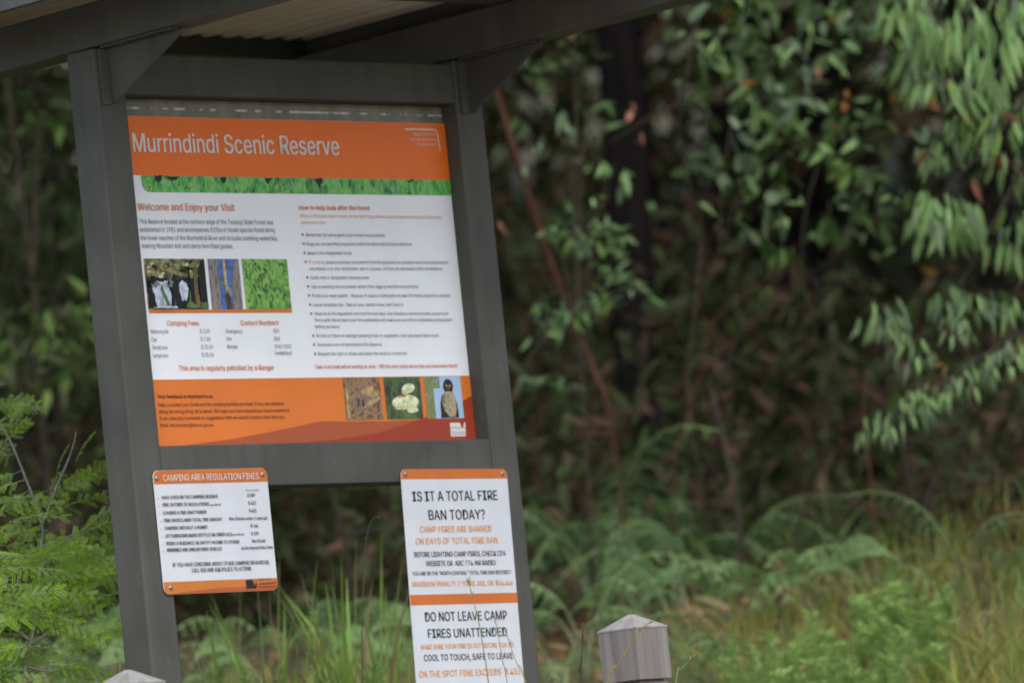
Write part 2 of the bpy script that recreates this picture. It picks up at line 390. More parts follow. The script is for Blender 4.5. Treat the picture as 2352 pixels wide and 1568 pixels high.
# ------------------------------------------------------------------ lettering
def glyph_set():
    c = bpy.data.curves.new('glyph', 'FONT'); c.resolution_u = 3; c.fill_mode = 'FRONT'
    try: c.font = bpy.data.fonts.load(bpy.utils.system_resource('DATAFILES', path='fonts') + '/Inter.woff2')   # Blender's own interface typeface; its built-in one serves too
    except Exception: pass
    o = bpy.data.objects.new('glyph', c); COL.objects.link(o)
    def width(s):
        c.body = s; bpy.context.view_layer.update(); return o.dimensions[0]
    c.offset = 0; hh = width('HH'); cache = {}; c.body = 'H'; bpy.context.view_layer.update(); caph = o.dimensions[1]
    def get(ch, wt, serif):
        if not (serif and ch == 'I'): wt = 0
        k = (ch, wt, serif)
        if k in cache: return cache[k]
        if serif and ch == 'I':
            t = .045 + wt; a = .17; hgt = caph
            V = []; F = []
            for x0, x1, z0, z1 in ((a - t, a + t, 2 * t * .75, hgt - 2 * t * .75), (a - .13, a + .13, 0, 2 * t * .75), (a - .13, a + .13, hgt - 2 * t * .75, hgt)):
                i = len(V); V += [(x0, z0), (x1, z0), (x1, z1), (x0, z1)]; F.append((i, i + 1, i + 2, i + 3))
            cache[k] = (.36, np.array(V), F); return cache[k]
        c.offset = 0; adv = width('H' + ch + 'H') - hh
        V = np.zeros((0, 2)); F = []
        if ch != ' ':
            c.offset = wt; c.body = ch; bpy.context.view_layer.update()
            ev = o.evaluated_get(bpy.context.evaluated_depsgraph_get()); me = ev.to_mesh()
            V = np.array([(v.co.x, v.co.y) for v in me.vertices]); F = [tuple(q.vertices) for q in me.polygons]
            ev.to_mesh_clear()
        cache[k] = (adv, V, F); return cache[k]
    return get, o, caph
GLYPH, GLYPH_OB, CAPH = glyph_set()
MEND = {'P': [(.061, .18, .124, .25)], 'R': [(.061, .19, .124, .262), (.222, .199, .31, .235)]}     # closes the pinholes where a letter's outline crosses itself
def letter(mb, y, items, mats, serif=False):
    for t, x0, z0, x1, z1, cap, col, wt in items:
        pen = 0; gl = []; spots = []
        for ch in t:
            adv, V, F = GLYPH(ch, wt, serif); gl.append((pen, V, F)); spots += [(pen, q) for q in MEND.get(ch, ())]; pen += adv
        lo = min((g[0] + g[1][:, 0].min()) for g in gl if len(g[1])); hi = max((g[0] + g[1][:, 0].max()) for g in gl if len(g[1]))
        if t.endswith(' '): hi = pen
        k = (x1 - x0) / (hi - lo); sz = cap / CAPH
        for pen_, (a0, b0, a1, b1) in spots:
            X = [x0 + (pen_ + a - lo) * k for a in (a0, a1, a1, a0)]
            mb.add([(xx, y - .0005, z0 + (z1 - z0) * (xx - x0) / (x1 - x0) + bb * sz) for xx, bb in zip(X, (b0, b0, b1, b1))], [(0, 1, 2, 3)], mats.index(col))
        for pen_, V, F in gl:
            if not len(V): continue
            X = x0 + (pen_ + V[:, 0] - lo) * k; Z = z0 + (z1 - z0) * (X - x0) / (x1 - x0) + V[:, 1] * sz
            dx = abs(wt) * sz * .8
            for j, s in enumerate((0, 1, -1) if wt else (0,)):       # heavier letters: strokes widened sideways, each layer a hair above the last
                mb.add(np.stack([X + s * dx, np.full(len(X), y - j * .00015), Z], 1), F, mats.index(col))
INK = {'w': (.72, .66, .62), 'o': (.72, .2, .05), 'lo': (.75, .36, .2), 'k': (.035, .032, .03), 'g': (.17, .17, .18), 'd': (.012, .028, .02), 'y': (.74, .32, .09), 'm': (.55, .45, .5)}
INK = {('l' if k == 'lo' else k): v for k, v in INK.items()}
M_ink = {k: mat_flat('ink_' + k, v, .4, 0, .03) for k, v in INK.items()}
def lettering(name, y, items, parent, serif=False):
    ks = sorted({i[6] for i in items}); mb = MB(); letter(mb, y, items, ks, serif)
    return mb.build(name, [M_ink[k] for k in ks], parent)
def flat(mb, y, pts, mat=0): mb.add([(a, y, b) for a, b in pts], [tuple(range(len(pts)))], mat)
def patch(name, y, polys, mats, parent):
    mb = MB()
    for i, (pts, m_) in enumerate(polys): flat(mb, y - .0002 * i, pts, m_)
    return mb.build(name, mats, parent)
def arc(cx, cz, r, a0, a1, n_=7): return [(cx + r * math.cos(R(a0 + (a1 - a0) * i / n_)), cz + r * math.sin(R(a0 + (a1 - a0) * i / n_))) for i in range(n_ + 1)]
def plate(name, y0, y1, pts, mats, parent=None):
    mb = MB(); prism(mb, [(a, y0, b) for a, b in pts], [(a, y1, b) for a, b in pts])
    return bevel_build(name, mb, mats, parent, .0006, 1)

def rough(pts, amp, n_=5):
    out = []
    for a, b in zip(pts, pts[1:] + pts[:1]):
        for i in range(n_): t = i / n_; out.append((a[0] + (b[0] - a[0]) * t + random.uniform(-amp, amp), a[1] + (b[1] - a[1]) * t + random.uniform(-amp, amp)))
    return out
def oval(cx, cz, rx, rz, a=0, n_=22): return [(cx + rx * math.cos(t) * math.cos(a) - rz * math.sin(t) * math.sin(a), cz + rx * math.cos(t) * math.sin(a) + rz * math.sin(t) * math.cos(a)) for t in [2 * math.pi * i / n_ for i in range(n_)]]
def rect(x0, z0, x1, z1): return [(x0, z0), (x1, z0), (x1, z1), (x0, z1)]
M_white = mat_flat('sign_white', (.85, .85, .86), .35, 0, .02, 8)
M_plate = mat_flat('plate_white', (.60, .605, .63), .35, 0, .03, 14)  # darker white offsets the stronger light on plates outside the roof shade
M_porg = mat_flat('plate_orange', (.54, .145, .032), .35, 0, .06, 14)  # orange lowered likewise, the light balance put into the colour
M_org = mat_flat('sign_orange', (.72, .185, .033), .35, 0, .04, 5)
M_hdr = mat_flat('sign_header_orange', (.83, .165, .022), .35, 0, .04, 5)
M_brn = mat_flat('sign_ridge_brown', (.40, .095, .035), .35, 0, .03, 5)
M_red = mat_flat('sign_ridge_red', (.34, .05, .022), .35, 0, .03, 5)
M_edge = mat_flat('sign_edge', (.25, .1, .05), .5)
M_blk = mat_flat('logo_black', (.02, .018, .02), .4)

# ---- the big sign
ms = kthing('information_sign', 'large orange and white reserve information sign framed under the shelter roof', 'sign')
plate('sheet', 0.001, .0055, [(.0008, .0003), (1.1892, .0003), (1.1892, .841), (.0008, .841)], [M_white], ms)
Y1, Y2, Y3 = .0003, -.0005, -.0013
patch('header_band', Y1, [([(.0008, .690), (1.1892, .690), (1.1892, .8405), (.0008, .8405)], 0)], [M_hdr], ms)
fern_print = mat_photo('printed_fern_strip', [(.012, .016, .01), (.05, .22, .03), (.08, .44, .06), (.22, .50, .10), (.02, .03, .02)], 34, (1, 1, .55), 1.2)
mb = MB(); flat(mb, Y2, [(.0710, .6895), (.0728, .664), (.079, .653), (.089, .6485), (.0992, .6475), (1.1888, .6497), (1.1888, .6895)])
for i in range(150):       # light and dark fern fronds in the printed strip
    x = random.uniform(.09, 1.17); z = random.uniform(.652, .672); a = random.uniform(-1.2, 1.2); L = random.uniform(.012, .026)
    dx, dz = math.sin(a) * L, abs(math.cos(a)) * min(L, .688 - z)
    flat(mb, Y2 - .0003 - .000002 * i, [(x - .002, z), (x + .002, z), (x + dx, z + dz)], random.choice([1, 1, 2, 2, 3, 4]))
for c in (.115, .155, .285, .345, .505, .56, .69, .80, .93, 1.02, 1.10):      # dark gaps along the top edge, pale stems between
    w0 = random.uniform(.4, 1.5); dz = random.uniform(.3, 1.25)
    flat(mb, Y2 - .0008, rough([(c, .6888), (c + .035 * w0, .6888), (c + .027 * w0, .6888 - .011 * dz), (c + .016 * w0, .6888 - .020 * dz), (c + .006 * w0, .6888 - .010 * dz)], .0022, 3), random.choice([3, 3, 0]))
for c in (.262, .372, .395, .60, .765, .985, 1.16): flat(mb, Y2 - .0009, [(c, .6885), (c + .0035, .6885), (c + .008, .660), (c + .0055, .660)], 4)
mb.build('photo_strip', [fern_print] + [mat_flat('print_' + k, c, .4) for k, c in (('green', (.07, .40, .05)), ('lime', (.20, .50, .09)), ('dark', (.02, .025, .018)), ('straw', (.42, .48, .36)))], ms)
lo_t = [i for i in MAIN_TEXT if i[2] < .169]; hi_t = [i for i in MAIN_TEXT if i[2] >= .169]
title = ('Murrindindi Scenic Reserve', .0531, .7494, .7851, .7510, .0480, 'w', .016)
lettering('title_lettering', Y3, [title], ms)
lettering('department_lettering', Y3, [i for i in MAIN_TEXT if i[0] in ('Department of', 'Sustainability and', 'Environment')], ms)
lettering('welcome_lettering', Y3, [i for i in hi_t if i[2] < .62 and i[1] < .5 and i[2] > .5], ms)
lettering('fees_lettering', Y3, [i for i in hi_t if i[1] < .52 and i[2] < .32], ms)
rules = [i for i in hi_t if i[1] > .55 and i[2] < .62]
mb = MB(); ks = sorted({i[6] for i in rules}); letter(mb, Y3, rules, ks)
for x, z in BULLETS: flat(mb, Y3, arc(x, z, .0034, 0, 330, 9), ks.index('g'))
mb.build('rules_lettering', [M_ink[k] for k in ks], ms)
mb = MB(); line = [(1.0377, .8235), (1.148, .8235)] + arc(1.149, .8155, .008, 90, 5, 5) + [(1.1625, .769)]
for a, b in zip(line, line[1:]):
    d = Vector((b[0] - a[0], b[1] - a[1])).normalized() * .0019; q = (-d.y, d.x)
    flat(mb, Y2, [(a[0] - q[0] - d.x * .3, a[1] - q[1] - d.y * .3), (b[0] - q[0] + d.x * .3, b[1] - q[1] + d.y * .3), (b[0] + q[0] + d.x * .3, b[1] + q[1] + d.y * .3), (a[0] + q[0] - d.x * .3, a[1] + q[1] - d.y * .3)])
mb.build('corner_line', [M_ink['w']], ms)
patch('footer_band', Y1, [([(.0008, .0005), (1.1892, .0005), (1.1892, .1722), (.0008, .1713)], 0),
    ([(.0676, .0008), (.1658, .0064), (.2982, .0175), (.4327, .0331), (.5508, .0488), (.60, .0565), (.6377, .0587), (.67, .0583), (.7099, .0566), (.8692, .0557), (.987, .0578), (.9697, .0556), (1.0, .03), (1.0, .0008)], 1),
    ([(.40, .0008), (.4996, .0037), (.6639, .0102), (.8317, .0266), (.9178, .0444), (.9698, .0556), (1.0745, .0781), (1.1534, .106), (1.1891, .1192), (1.1891, .0008)], 2)], [M_org, M_brn, M_red], ms)
lettering('feedback_lettering', Y3, [i for i in lo_t if i[6] == 'k'], ms)
# snapshots printed on the sign
wf = mat_photo('print_creek_bank', [(.01, .012, .01), (.03, .03, .016), (.14, .13, .03), (.34, .30, .10), (.05, .05, .02)], 30, (1, 1, 1.6), 1)
pc = {k: mat_flat('print_' + k, c, .4, 0, .3, 60) for k, c in (('water', (.55, .60, .72)), ('wet_rock', (.014, .013, .012)), ('moss', (.10, .17, .06)), ('trunk', (.17, .12, .06)), ('twig', (.5, .36, .2)), ('cream', (.56, .54, .28)), ('cap_cream', (.68, .68, .42)), ('shadow_brown', (.08, .045, .025)), ('bird_dark', (.035, .022, .015)), ('bird_pale', (.38, .30, .18)), ('tan', (.42, .29, .13)), ('olive', (.25, .27, .08)), ('rust', (.32, .10, .035)))}
w_ = [(rect(.0525, .3490, .2628, .478), 0), (rough(rect(.0545, .351, .2608, .430), .0018), 2)]
w_ += [(rough([(.0545, .425), (.10, .43), (.16, .425), (.20, .432), (.225, .43), (.225, .476), (.0545, .476)], .0018), 0)]
w_ += [(rough([(.082, .352), (.077, .385), (.072, .408), (.083, .421), (.105, .419), (.126, .422), (.131, .40), (.139, .378), (.142, .352)], .002), 1),
       (rough([(.172, .372), (.164, .395), (.165, .414), (.178, .424), (.192, .414), (.198, .398), (.190, .372)], .002), 1)]
w_ += [(rough([(.055, .352), (.060, .384), (.070, .392), (.078, .385), (.081, .352)], .0015), 2), (rough([(.128, .353), (.138, .39), (.143, .432), (.152, .444), (.163, .42), (.168, .38), (.175, .353)], .0018), 2),
       (rough([(.099, .398), (.105, .412), (.112, .396), (.124, .372), (.130, .358), (.120, .360), (.108, .378)], .001), 3), (rough([(.182, .353), (.196, .372), (.203, .398), (.214, .398), (.222, .36), (.222, .353)], .0015), 3),
       (rough([(.203, .37), (.202, .455), (.212, .475), (.222, .475), (.222, .36)], .001), 2), (rough([(.219, .353), (.217, .40), (.219, .476), (.230, .476), (.231, .40), (.234, .353)], .0008), 4),
       (rough([(.235, .366), (.237, .44), (.246, .474), (.2608, .476), (.2608, .366)], .0015), 2), (rough(rect(.234, .352, .2608, .367), .0015), 3), (rough([(.19, .352), (.192, .362), (.212, .366), (.217, .352)], .001), 3)]
for i in range(26): w_.append((rough(oval(random.uniform(.058, .215), random.uniform(.43, .472), random.uniform(.004, .010), random.uniform(.002, .006)), .001, 1), random.choice([5, 5, 6, 2])))
for i in range(16): w_.append((rough(oval(random.uniform(.056, .135), random.uniform(.408, .428), random.uniform(.003, .008), random.uniform(.002, .004)), .001, 1), random.choice([2, 3, 7])))
for i in range(14): x = random.uniform(.084, .136); w_.append(([(x, .352), (x + .0015, .352), (x + random.uniform(-.004, .006), random.uniform(.375, .41))], random.choice([7, 8])))
w_.append((rough([(.0545, .351), (.142, .351), (.14, .354), (.10, .3555), (.075, .354)], .0008), 1))
patch('photo', Y2, w_, [wf, pc['water'], pc['wet_rock'], pc['moss'], pc['trunk'], pc['olive'], pc['cream'], mat_flat('print_grey', (.22, .21, .20), .4), mat_flat('print_foam', (.38, .42, .5), .4)], ms)
bark = mat_photo('print_bark', [(.05, .045, .04), (.16, .13, .11), (.30, .25, .21), (.06, .10, .25)], 60, (1.6, 1, .35), 1)
skyp = mat_photo('print_blue_sky', [(.03, .10, .38), (.06, .16, .5), (.05, .06, .10), (.25, .30, .42)], 50, (1, 1, .7), 1)
patch('photo', Y2, [(rect(.2752, .349, .3835, .4782), 1), (rect(.2752, .349, .308, .4782), 0), ([(.333, .349), (.3265, .42), (.3265, .478), (.335, .478), (.337, .42), (.343, .349)], 2), ([(.327, .349), (.327, .382), (.334, .40), (.343, .378), (.345, .349)], 3), ([(.352, .349), (.354, .43), (.366, .466), (.37, .478), (.3835, .478), (.3835, .349)], 0)],
      [bark, skyp, pc['twig'], pc['shadow_brown']], ms)
fernp = mat_photo('print_fern_leaves', [(.03, .05, .012), (.07, .17, .025), (.16, .36, .05), (.30, .56, .10), (.12, .28, .04)], 42, (1, 1, .8), 1.6)
mb = MB(); flat(mb, Y2, rect(.3957, .349, .5573, .4783))
for i in range(110):
    x = random.uniform(.40, .553); z = random.uniform(.362, .472); a = random.gauss(.35, .5); L = random.uniform(.012, .03)
    dx = min(max(x + math.sin(a) * L, .397), .556) - x; dz = max(z - math.cos(a) * L, .351) - z
    flat(mb, Y2 - .0003 - .000002 * i, [(x - .0035, z), (x + dx, z + dz), (x + .0035, z)], random.choice([1, 1, 2, 3]))
mb.build('photo', [fernp, bpy.data.materials['print_lime'], mat_flat('print_leaf_green', (.13, .33, .045), .4), mat_flat('print_leaf_dark', (.035, .07, .015), .4)], ms)
patch('photo_bar', Y2, [(rect(.0540, .3401, .5578, .3484), 0)], [M_org], ms)
litp = mat_photo('print_leaf_litter', [(.05, .022, .012), (.17, .07, .03), (.34, .20, .09), (.20, .10, .045)], 38, (1, 1, 1), 2)
patch('photo', Y2, [(rect(.7165, .06, .8508, .1706), 0), ([(.7603, .1338), (.7987, .1476), (.8253, .1474), (.8406, .1259), (.8495, .1151), (.8004, .0885), (.759, .0772), (.7504, .1103)], 3), ([(.7686, .1337), (.7987, .1476), (.8253, .1474), (.8403, .1236), (.8177, .1167), (.7924, .1264)], 1), ([(.763, .088), (.78, .091), (.8004, .0935), (.848, .1145), (.8425, .12), (.81, .112), (.79, .10)], 1),
    ([(.759, .095), (.764, .118), (.770, .116), (.767, .096)], 2), ([(.7775, .092), (.78, .112), (.786, .116), (.787, .095)], 2), ([(.7175, .063), (.722, .145), (.73, .14), (.732, .07)], 1)], [litp, pc['tan'], pc['shadow_brown'], mat_flat('print_leaf_grey', (.24, .17, .13), .4, 0, .3, 60)], ms)
grn = mat_photo('print_moss_green', [(.012, .018, .008), (.03, .05, .015), (.07, .13, .03), (.02, .03, .012)], 36, (1, 1, .8), 1)
patch('photo', Y2, [(rect(.8655, .0605, 1.0003, .1705), 0), (rough([(.915, .062), (.922, .08), (.94, .086), (.965, .082), (.978, .062)], .002), 3), (oval(.9535, .1405, .0245, .0125, .18), 1), ([(.927, .118), (.929, .134), (.945, .136), (.948, .118)], 4), (oval(.9375, .1045, .0495, .0195, .06), 1), (oval(.961, .0835, .021, .0075, .05), 1),
    (oval(.929, .1205, .016, .0035, .1), 2), (oval(.9375, .0905, .043, .005, .06), 4), (oval(.951, .136, .018, .003, .2), 4), (oval(.93, .1235, .005, .003, 0), 5)], [grn, pc['cap_cream'], pc['tan'], pc['moss'], pc['cream'], pc['rust']], ms)
blu = mat_photo('print_pale_sky', [(.32, .47, .62), (.38, .54, .72), (.30, .44, .60)], 20)
leafp = mat_photo('print_blurred_leaves', [(.38, .48, .55), (.14, .17, .06), (.24, .27, .09), (.06, .07, .03)], 45, (1, 1, .7), 1)
patch('photo', Y2, [(rect(1.0157, .0603, 1.1513, .1707), 0), (rect(1.0157, .0603, 1.047, .1707), 1), (rect(1.047, .14, 1.072, .1707), 1),
    (rough([(1.0815, .125), (1.075, .119), (1.068, .10), (1.0655, .0615), (1.132, .0615), (1.1325, .08), (1.128, .106), (1.1195, .124), (1.114, .132)], .0008), 2), (oval(1.1022, .1445, .0185, .0195), 2), (rough([(1.084, .128), (1.1, .132), (1.116, .128), (1.1265, .106), (1.127, .085), (1.118, .064), (1.098, .064), (1.083, .078), (1.0735, .102)], .0012), 3), (oval(1.096, .146, .003, .003), 4), (oval(1.108, .146, .003, .003), 4), ([(1.0995, .142), (1.1045, .142), (1.102, .135)], 4)],
    [blu, leafp, pc['bird_dark'], mat_photo('print_mottled_bark', [(.06, .04, .025), (.30, .23, .13), (.46, .38, .24), (.10, .07, .04)], 90, (1, 1, .6)), pc['tan']], ms)
patch('logo', Y2, [([(1.0951, .0128), (1.1509, .0126), (1.1530, .0345), (1.096, .0345)], 0), ([(1.0957, .036), (1.0957, .0485), (1.1331, .0485), (1.139, .036)], 0), ([(1.1435, .036), (1.1491, .0485), (1.1537, .0485), (1.1533, .036)], 0)], [M_ink['w']], ms)
lettering('logo_lettering', Y3, [('Victoria', 1.0985, .0165, 1.1480, .0165, .0115, 'm', .008)], ms)

# ---- the two screwed-on plates
def screw(x, z, y, parent):
    mb = MB(); rings = [(.0068, 0), (.0066, -.0012), (.0052, -.0027), (.0026, -.0036)]
    V = [(x + r * math.cos(a * math.pi / 6), y + h, z + r * math.sin(a * math.pi / 6)) for r, h in rings for a in range(12)]
    F = [(i * 12 + k, i * 12 + (k + 1) % 12, (i + 1) * 12 + (k + 1) % 12, (i + 1) * 12 + k) for i in range(3) for k in range(12)] + [tuple(36 + k for k in range(12))]
    mb.add(V, F); return mb.build('screw', [M_steel], parent, True)
def rounded(x0, z0, x1, z1, r): return arc(x1 - r, z1 - r, r, 0, 90, 5) + arc(x0 + r, z1 - r, r, 90, 180, 5) + arc(x0 + r, z0 + r, r, 180, 270, 5) + arc(x1 - r, z0 + r, r, 270, 360, 5)
fs = kthing('fines_sign', 'small white plate listing camping area regulation fines with orange bands, screwed to left post', 'sign')
FY = -.0555
plate('sheet', FY, -.0528, rounded(-.0399, -.3752, .3573, -.0636, .018), [M_plate], fs)
patch('header_band', FY - .0006, [(arc(.3389, -.0822, .0182, 0, 90, 5) + arc(-.0215, -.0822, .0182, 90, 180, 5) + [(-.0397, -.0980), (.3571, -.0985)], 0)], [M_porg], fs)
patch('footer_band', FY - .0006, [([(.3571, -.3437), (-.0397, -.3432)] + arc(-.0215, -.3566, .0182, 180, 270, 5) + arc(.3389, -.3566, .0182, 270, 360, 5), 0),
      ([(-.025, -.3745), (.0718, -.3668), (.1669, -.3629), (.24, -.3626), (.2823, -.3560), (.3569, -.3505)] + arc(.3389, -.3566, .0181, 0, -90, 5), 1)], [mat_flat('sign_amber', (.52, .17, .034), .35, 0, .04, 5), M_brn], fs)
patch('logo', FY - .0013, [([(.2444, -.3686), (.2811, -.3684), (.2811, -.3610), (.2444, -.3612)], 0), ([(.2444, -.3604), (.2444, -.3462), (.2690, -.3462), (.2745, -.3604)], 0), ([(.2765, -.3604), (.2805, -.3462), (.2811, -.3462), (.2811, -.3604)], 0)], [M_blk], fs)
mb = MB(); ks = sorted({i[6] for i in FINES_TEXT}); body = [i for i in FINES_TEXT if i[6] != 'w']
for i in body: lettering('lettering', FY - .0019, [i], fs, True)
for x, z in FINES_DOTS: flat(mb, FY - .0019, rect(x - .001, z - .001, x + .001, z + .001), ks.index('k'))
mb.build('bullet_dots', [M_ink[k] for k in ks], fs)
lettering('heading_lettering', FY - .0019, [i for i in FINES_TEXT if i[6] == 'w'], fs, True)
for x, z in ((-.0288, -.0826), (.3405, -.0802), (-.0171, -.3573)): screw(x, z, FY - .0006, fs)
bs = kthing('fire_ban_sign', 'tall white total fire ban warning plate with two orange bands, on right post', 'sign')
bl = lambda z: .8390 + .0340 * (z + .0785); br = lambda z: 1.2345 + .0245 * (z + .0785)
q = lambda z, tilt=.0052: [(bl(z), z), (br(z - tilt), z - tilt)]
plate('sheet', FY, -.0528, [(bl(-.69), -.688), (br(-.695), -.695)] + arc(1.2345 - .018, -.0995, .018, 0, 90, 5) + arc(.8388 + .018, -.0940, .018, 90, 180, 5), [M_plate], bs)
patch('header_band', FY - .0006, [(arc(1.2345 - .0182, -.0995, .0182, 0, 90, 5) + arc(.8388 + .0182, -.0940, .0182, 90, 180, 5) + [(bl(-.1018) + .0002, -.1018), (br(-.107) - .0002, -.107)], 0)], [M_porg], bs)
patch('middle_band', FY - .0006, [([(bl(-.4015) + .0002, -.4015), (bl(-.4285) + .0002, -.4285), (br(-.4338) - .0002, -.4338), (br(-.4075) - .0002, -.4075)], 0)], [M_porg], bs)
for i in BAN_TEXT: lettering('lettering', FY - .0013, [i], bs, True)
for x, z in ((.855, -.0885), (1.2162, -.0932)): screw(x, z, FY - .0006, bs)
bpy.data.objects.remove(GLYPH_OB)

# ------------------------------------------------------------------ bollards
M_wood = mat_streak('weathered_wood', (.155, .132, .122), (.25, .222, .208), (1, 1, .05), 34, .85, .5, .32, .68)
M_woodtop = mat_streak('skylit_end_grain', (.22, .208, .19), (.33, .315, .295), (1, 1, 1), 30, .85, .4)  # cap paler than the sides, skylight from above put into its colour
def bollard(label, x, y, topz, rz=R(-40.3)):
    t = thing('wooden_bollard', label, 'bollard', (x, y, topz), 'wooden bollards along the kerb', rz)
    def sq(s, z): return [(-s, -s, z), (s, -s, z), (s, s, z), (-s, s, z)]
    g = float(ground_z(x, y)) - topz - .3
    mb = MB(); prism(mb, sq(.0535, g), sq(.0535, -.170)); bevel_build('shaft', mb, [M_wood], t, .003)
    mb = MB(); prism(mb, sq(.0603, -.163), sq(.0603, -.0385)); bevel_build('head', mb, [M_wood], t, .0014)
    mb = MB(); prism(mb, sq(.0450, -.1705), sq(.0450, -.1625)); mb.build('neck_groove', [M_wood], t)
    mb = MB(); V = sq(.0612, -.0383) + sq(.0612, -.0345) + sq(.006, -.0003) + [(0, 0, .0005)]
    mb.add(V, [(3, 2, 1, 0)] + [(i, (i + 1) % 4, 4 + (i + 1) % 4, 4 + i) for i in range(4)] + [(4 + i, 4 + (i + 1) % 4, 8 + (i + 1) % 4, 8 + i) for i in range(4)] + [(8 + i, 8 + (i + 1) % 4, 12) for i in range(4)])
    mb.build('cap', [M_woodtop], t)
    return t
p = at(1449, 1410.5, 17.6); bollard('weathered square timber bollard with pyramid cap right of the noticeboard', p.x, 17.6, p.z)
p = at(293, 1537.5, 17.0); bollard('timber bollard whose pale cap tip pokes up in front of the left post', p.x, 17.0, p.z)

# ------------------------------------------------------------------ ground
xs = np.concatenate([[-300, -160, -90, -50, -30, -20], np.arange(-14, 14.1, .35), [20, 30, 50, 90, 160, 300]])
ys = np.concatenate([[-120, -60, -30, -10, 0], np.arange(4, 40.1, .35), np.arange(42, 64, 2), [70, 80, 95, 120, 160, 220, 300]])
XX, YY = np.meshgrid(xs, ys); ZZ = ground_z(XX, YY)
mb = MB(); a, b = XX.shape
mb.add(np.stack([XX.ravel(), YY.ravel(), ZZ.ravel()], 1), [(j * b + i, j * b + i + 1, (j + 1) * b + i + 1, (j + 1) * b + i) for j in range(a - 1) for i in range(b - 1)])
m, n, l, p = newmat('forest_floor')
rp, nz, _ = noise_col(n, l, (.045, .032, .02), (.075, .075, .03), 1.3, 8, None, .38, .62)
l.new(rp.outputs[0], p.inputs['Base Color']); p.inputs['Roughness'].default_value = .95
bn = n.new('ShaderNodeBump'); bn.inputs['Strength'].default_value = .6; n3 = n.new('ShaderNodeTexNoise'); n3.inputs['Scale'].default_value = 25
tc = n.new('ShaderNodeTexCoord'); l.new(tc.outputs['Object'], n3.inputs['Vector']); l.new(n3.outputs[0], bn.inputs['Height']); l.new(bn.outputs[0], p.inputs['Normal'])
tag(mb.build('ground', [m], None, True), None, None, None, 'structure')
mb = MB(); rx = np.array([-300, -80, -40, -20, -10, 0, 10, 20, 40, 80, 300.]); ry = np.arange(-14, 16.01, .5); XX, YY = np.meshgrid(rx, ry); a, b = XX.shape
mb.add(np.stack([XX.ravel(), YY.ravel(), ground_z(XX, YY).ravel() + .012], 1), [(j * b + i, j * b + i + 1, (j + 1) * b + i + 1, (j + 1) * b + i) for j in range(a - 1) for i in range(b - 1)])
tag(mb.build('bounce_road', [mat_flat('bounce_gravel', (.27, .25, .225), .95, 0, .25, 60)], None, True), None, None, None, 'structure')  # unseen pale gravel added to bounce light onto board and roof underside

# ------------------------------------------------------------------ leaf templates (x along the leaf, y across, z normal)
LANCE = ([(0, 0, 0), (.28, -.5, .03), (.28, .5, .03), (.62, -.38, 0), (.62, .38, 0), (1, 0, -.12), (.28, 0, -.02), (.62, 0, -.04)],
         [(0, 1, 6), (0, 6, 2), (1, 3, 7, 6), (6, 7, 4, 2), (3, 5, 7), (7, 5, 4)])
OVAL = ([(0, 0, 0), (.2, -.36, .03), (.2, .36, .03), (.55, -.5, .03), (.55, .5, .03), (.86, -.28, -.03), (.86, .28, -.03), (1, 0, -.1), (.2, 0, 0), (.55, 0, -.03), (.86, 0, -.06)],
        [(0, 1, 8), (0, 8, 2), (1, 3, 9, 8), (8, 9, 4, 2), (3, 5, 10, 9), (9, 10, 6, 4), (5, 7, 10), (10, 7, 6)])
SIMPLE = ([(0, 0, 0), (.4, -.5, .05), (.4, .5, .05), (1, 0, -.05)], [(0, 1, 3, 2)])
ML = {
 'gum': mat_leaf('gum_leaf', (.145, .255, .088), (.24, .36, .13)),
 'gum_shade': mat_leaf('shaded_gum_leaf', (.036, .046, .017), (.072, .084, .032), .2),  # gum leaf darkened so background foliage carries the forest shade in its colour
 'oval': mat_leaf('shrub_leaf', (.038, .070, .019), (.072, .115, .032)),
 'grey': mat_leaf('grey_green_leaf', (.11, .16, .085), (.18, .235, .13)),
 'lime': mat_leaf('lime_leaf', (.13, .21, .05), (.19, .28, .07)),
 'wattle': mat_leaf('wattle_leaf', (.30, .50, .045), (.40, .60, .07), .45),
 'fern': mat_leaf('bracken_leaf', (.095, .185, .068), (.15, .245, .092)),
 'pale_fern': mat_leaf('pale_bracken_leaf', (.21, .345, .13), (.28, .42, .165)),
 'dead': mat_leaf('dead_leaf', (.24, .12, .065), (.38, .22, .13), .15),
 'haze_brown': mat_leaf('haze_brown_leaf', (.068, .041, .024), (.125, .075, .043), .15),  # brown leaf tone that paints warm haze into the dark background
 'pink': mat_leaf('pinkish_dead_leaf', (.26, .105, .065), (.34, .17, .11), .3),
 'orange': mat_leaf('orange_leaf', (.17, .075, .016), (.24, .12, .03), .25),
 'rust': mat_leaf('rusty_frond', (.13, .05, .024), (.19, .08, .036), .15),
 'blade': mat_leaf('sedge_blade', (.24, .38, .07), (.32, .44, .09), .25, .4, 3),
 'straw': mat_leaf('straw_blade', (.30, .22, .11), (.40, .32, .19), .2, .6, 3),
 'grass': mat_leaf('grass_blade', (.15, .23, .045), (.22, .29, .06), .3, .5, 3),
 'ygrass': mat_leaf('yellow_grass_blade', (.25, .21, .05), (.33, .27, .08), .3, .5, 3),
 'herb': mat_leaf('herb_leaf', (.27, .41, .11), (.35, .50, .16), .3),
}
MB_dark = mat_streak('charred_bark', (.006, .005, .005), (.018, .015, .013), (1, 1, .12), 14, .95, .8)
MB_brown = mat_streak('reddish_bark', (.05, .024, .015), (.095, .045, .028), (1, 1, .15), 30, .85, .6)
MB_grey = mat_streak('grey_bark', (.024, .020, .015), (.052, .043, .034), (1, 1, .12), 25, .9, .6)
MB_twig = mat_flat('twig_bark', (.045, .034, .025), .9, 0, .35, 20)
MB_stem = mat_flat('green_stem', (.21, .24, .11), .7, 0, .2, 20)
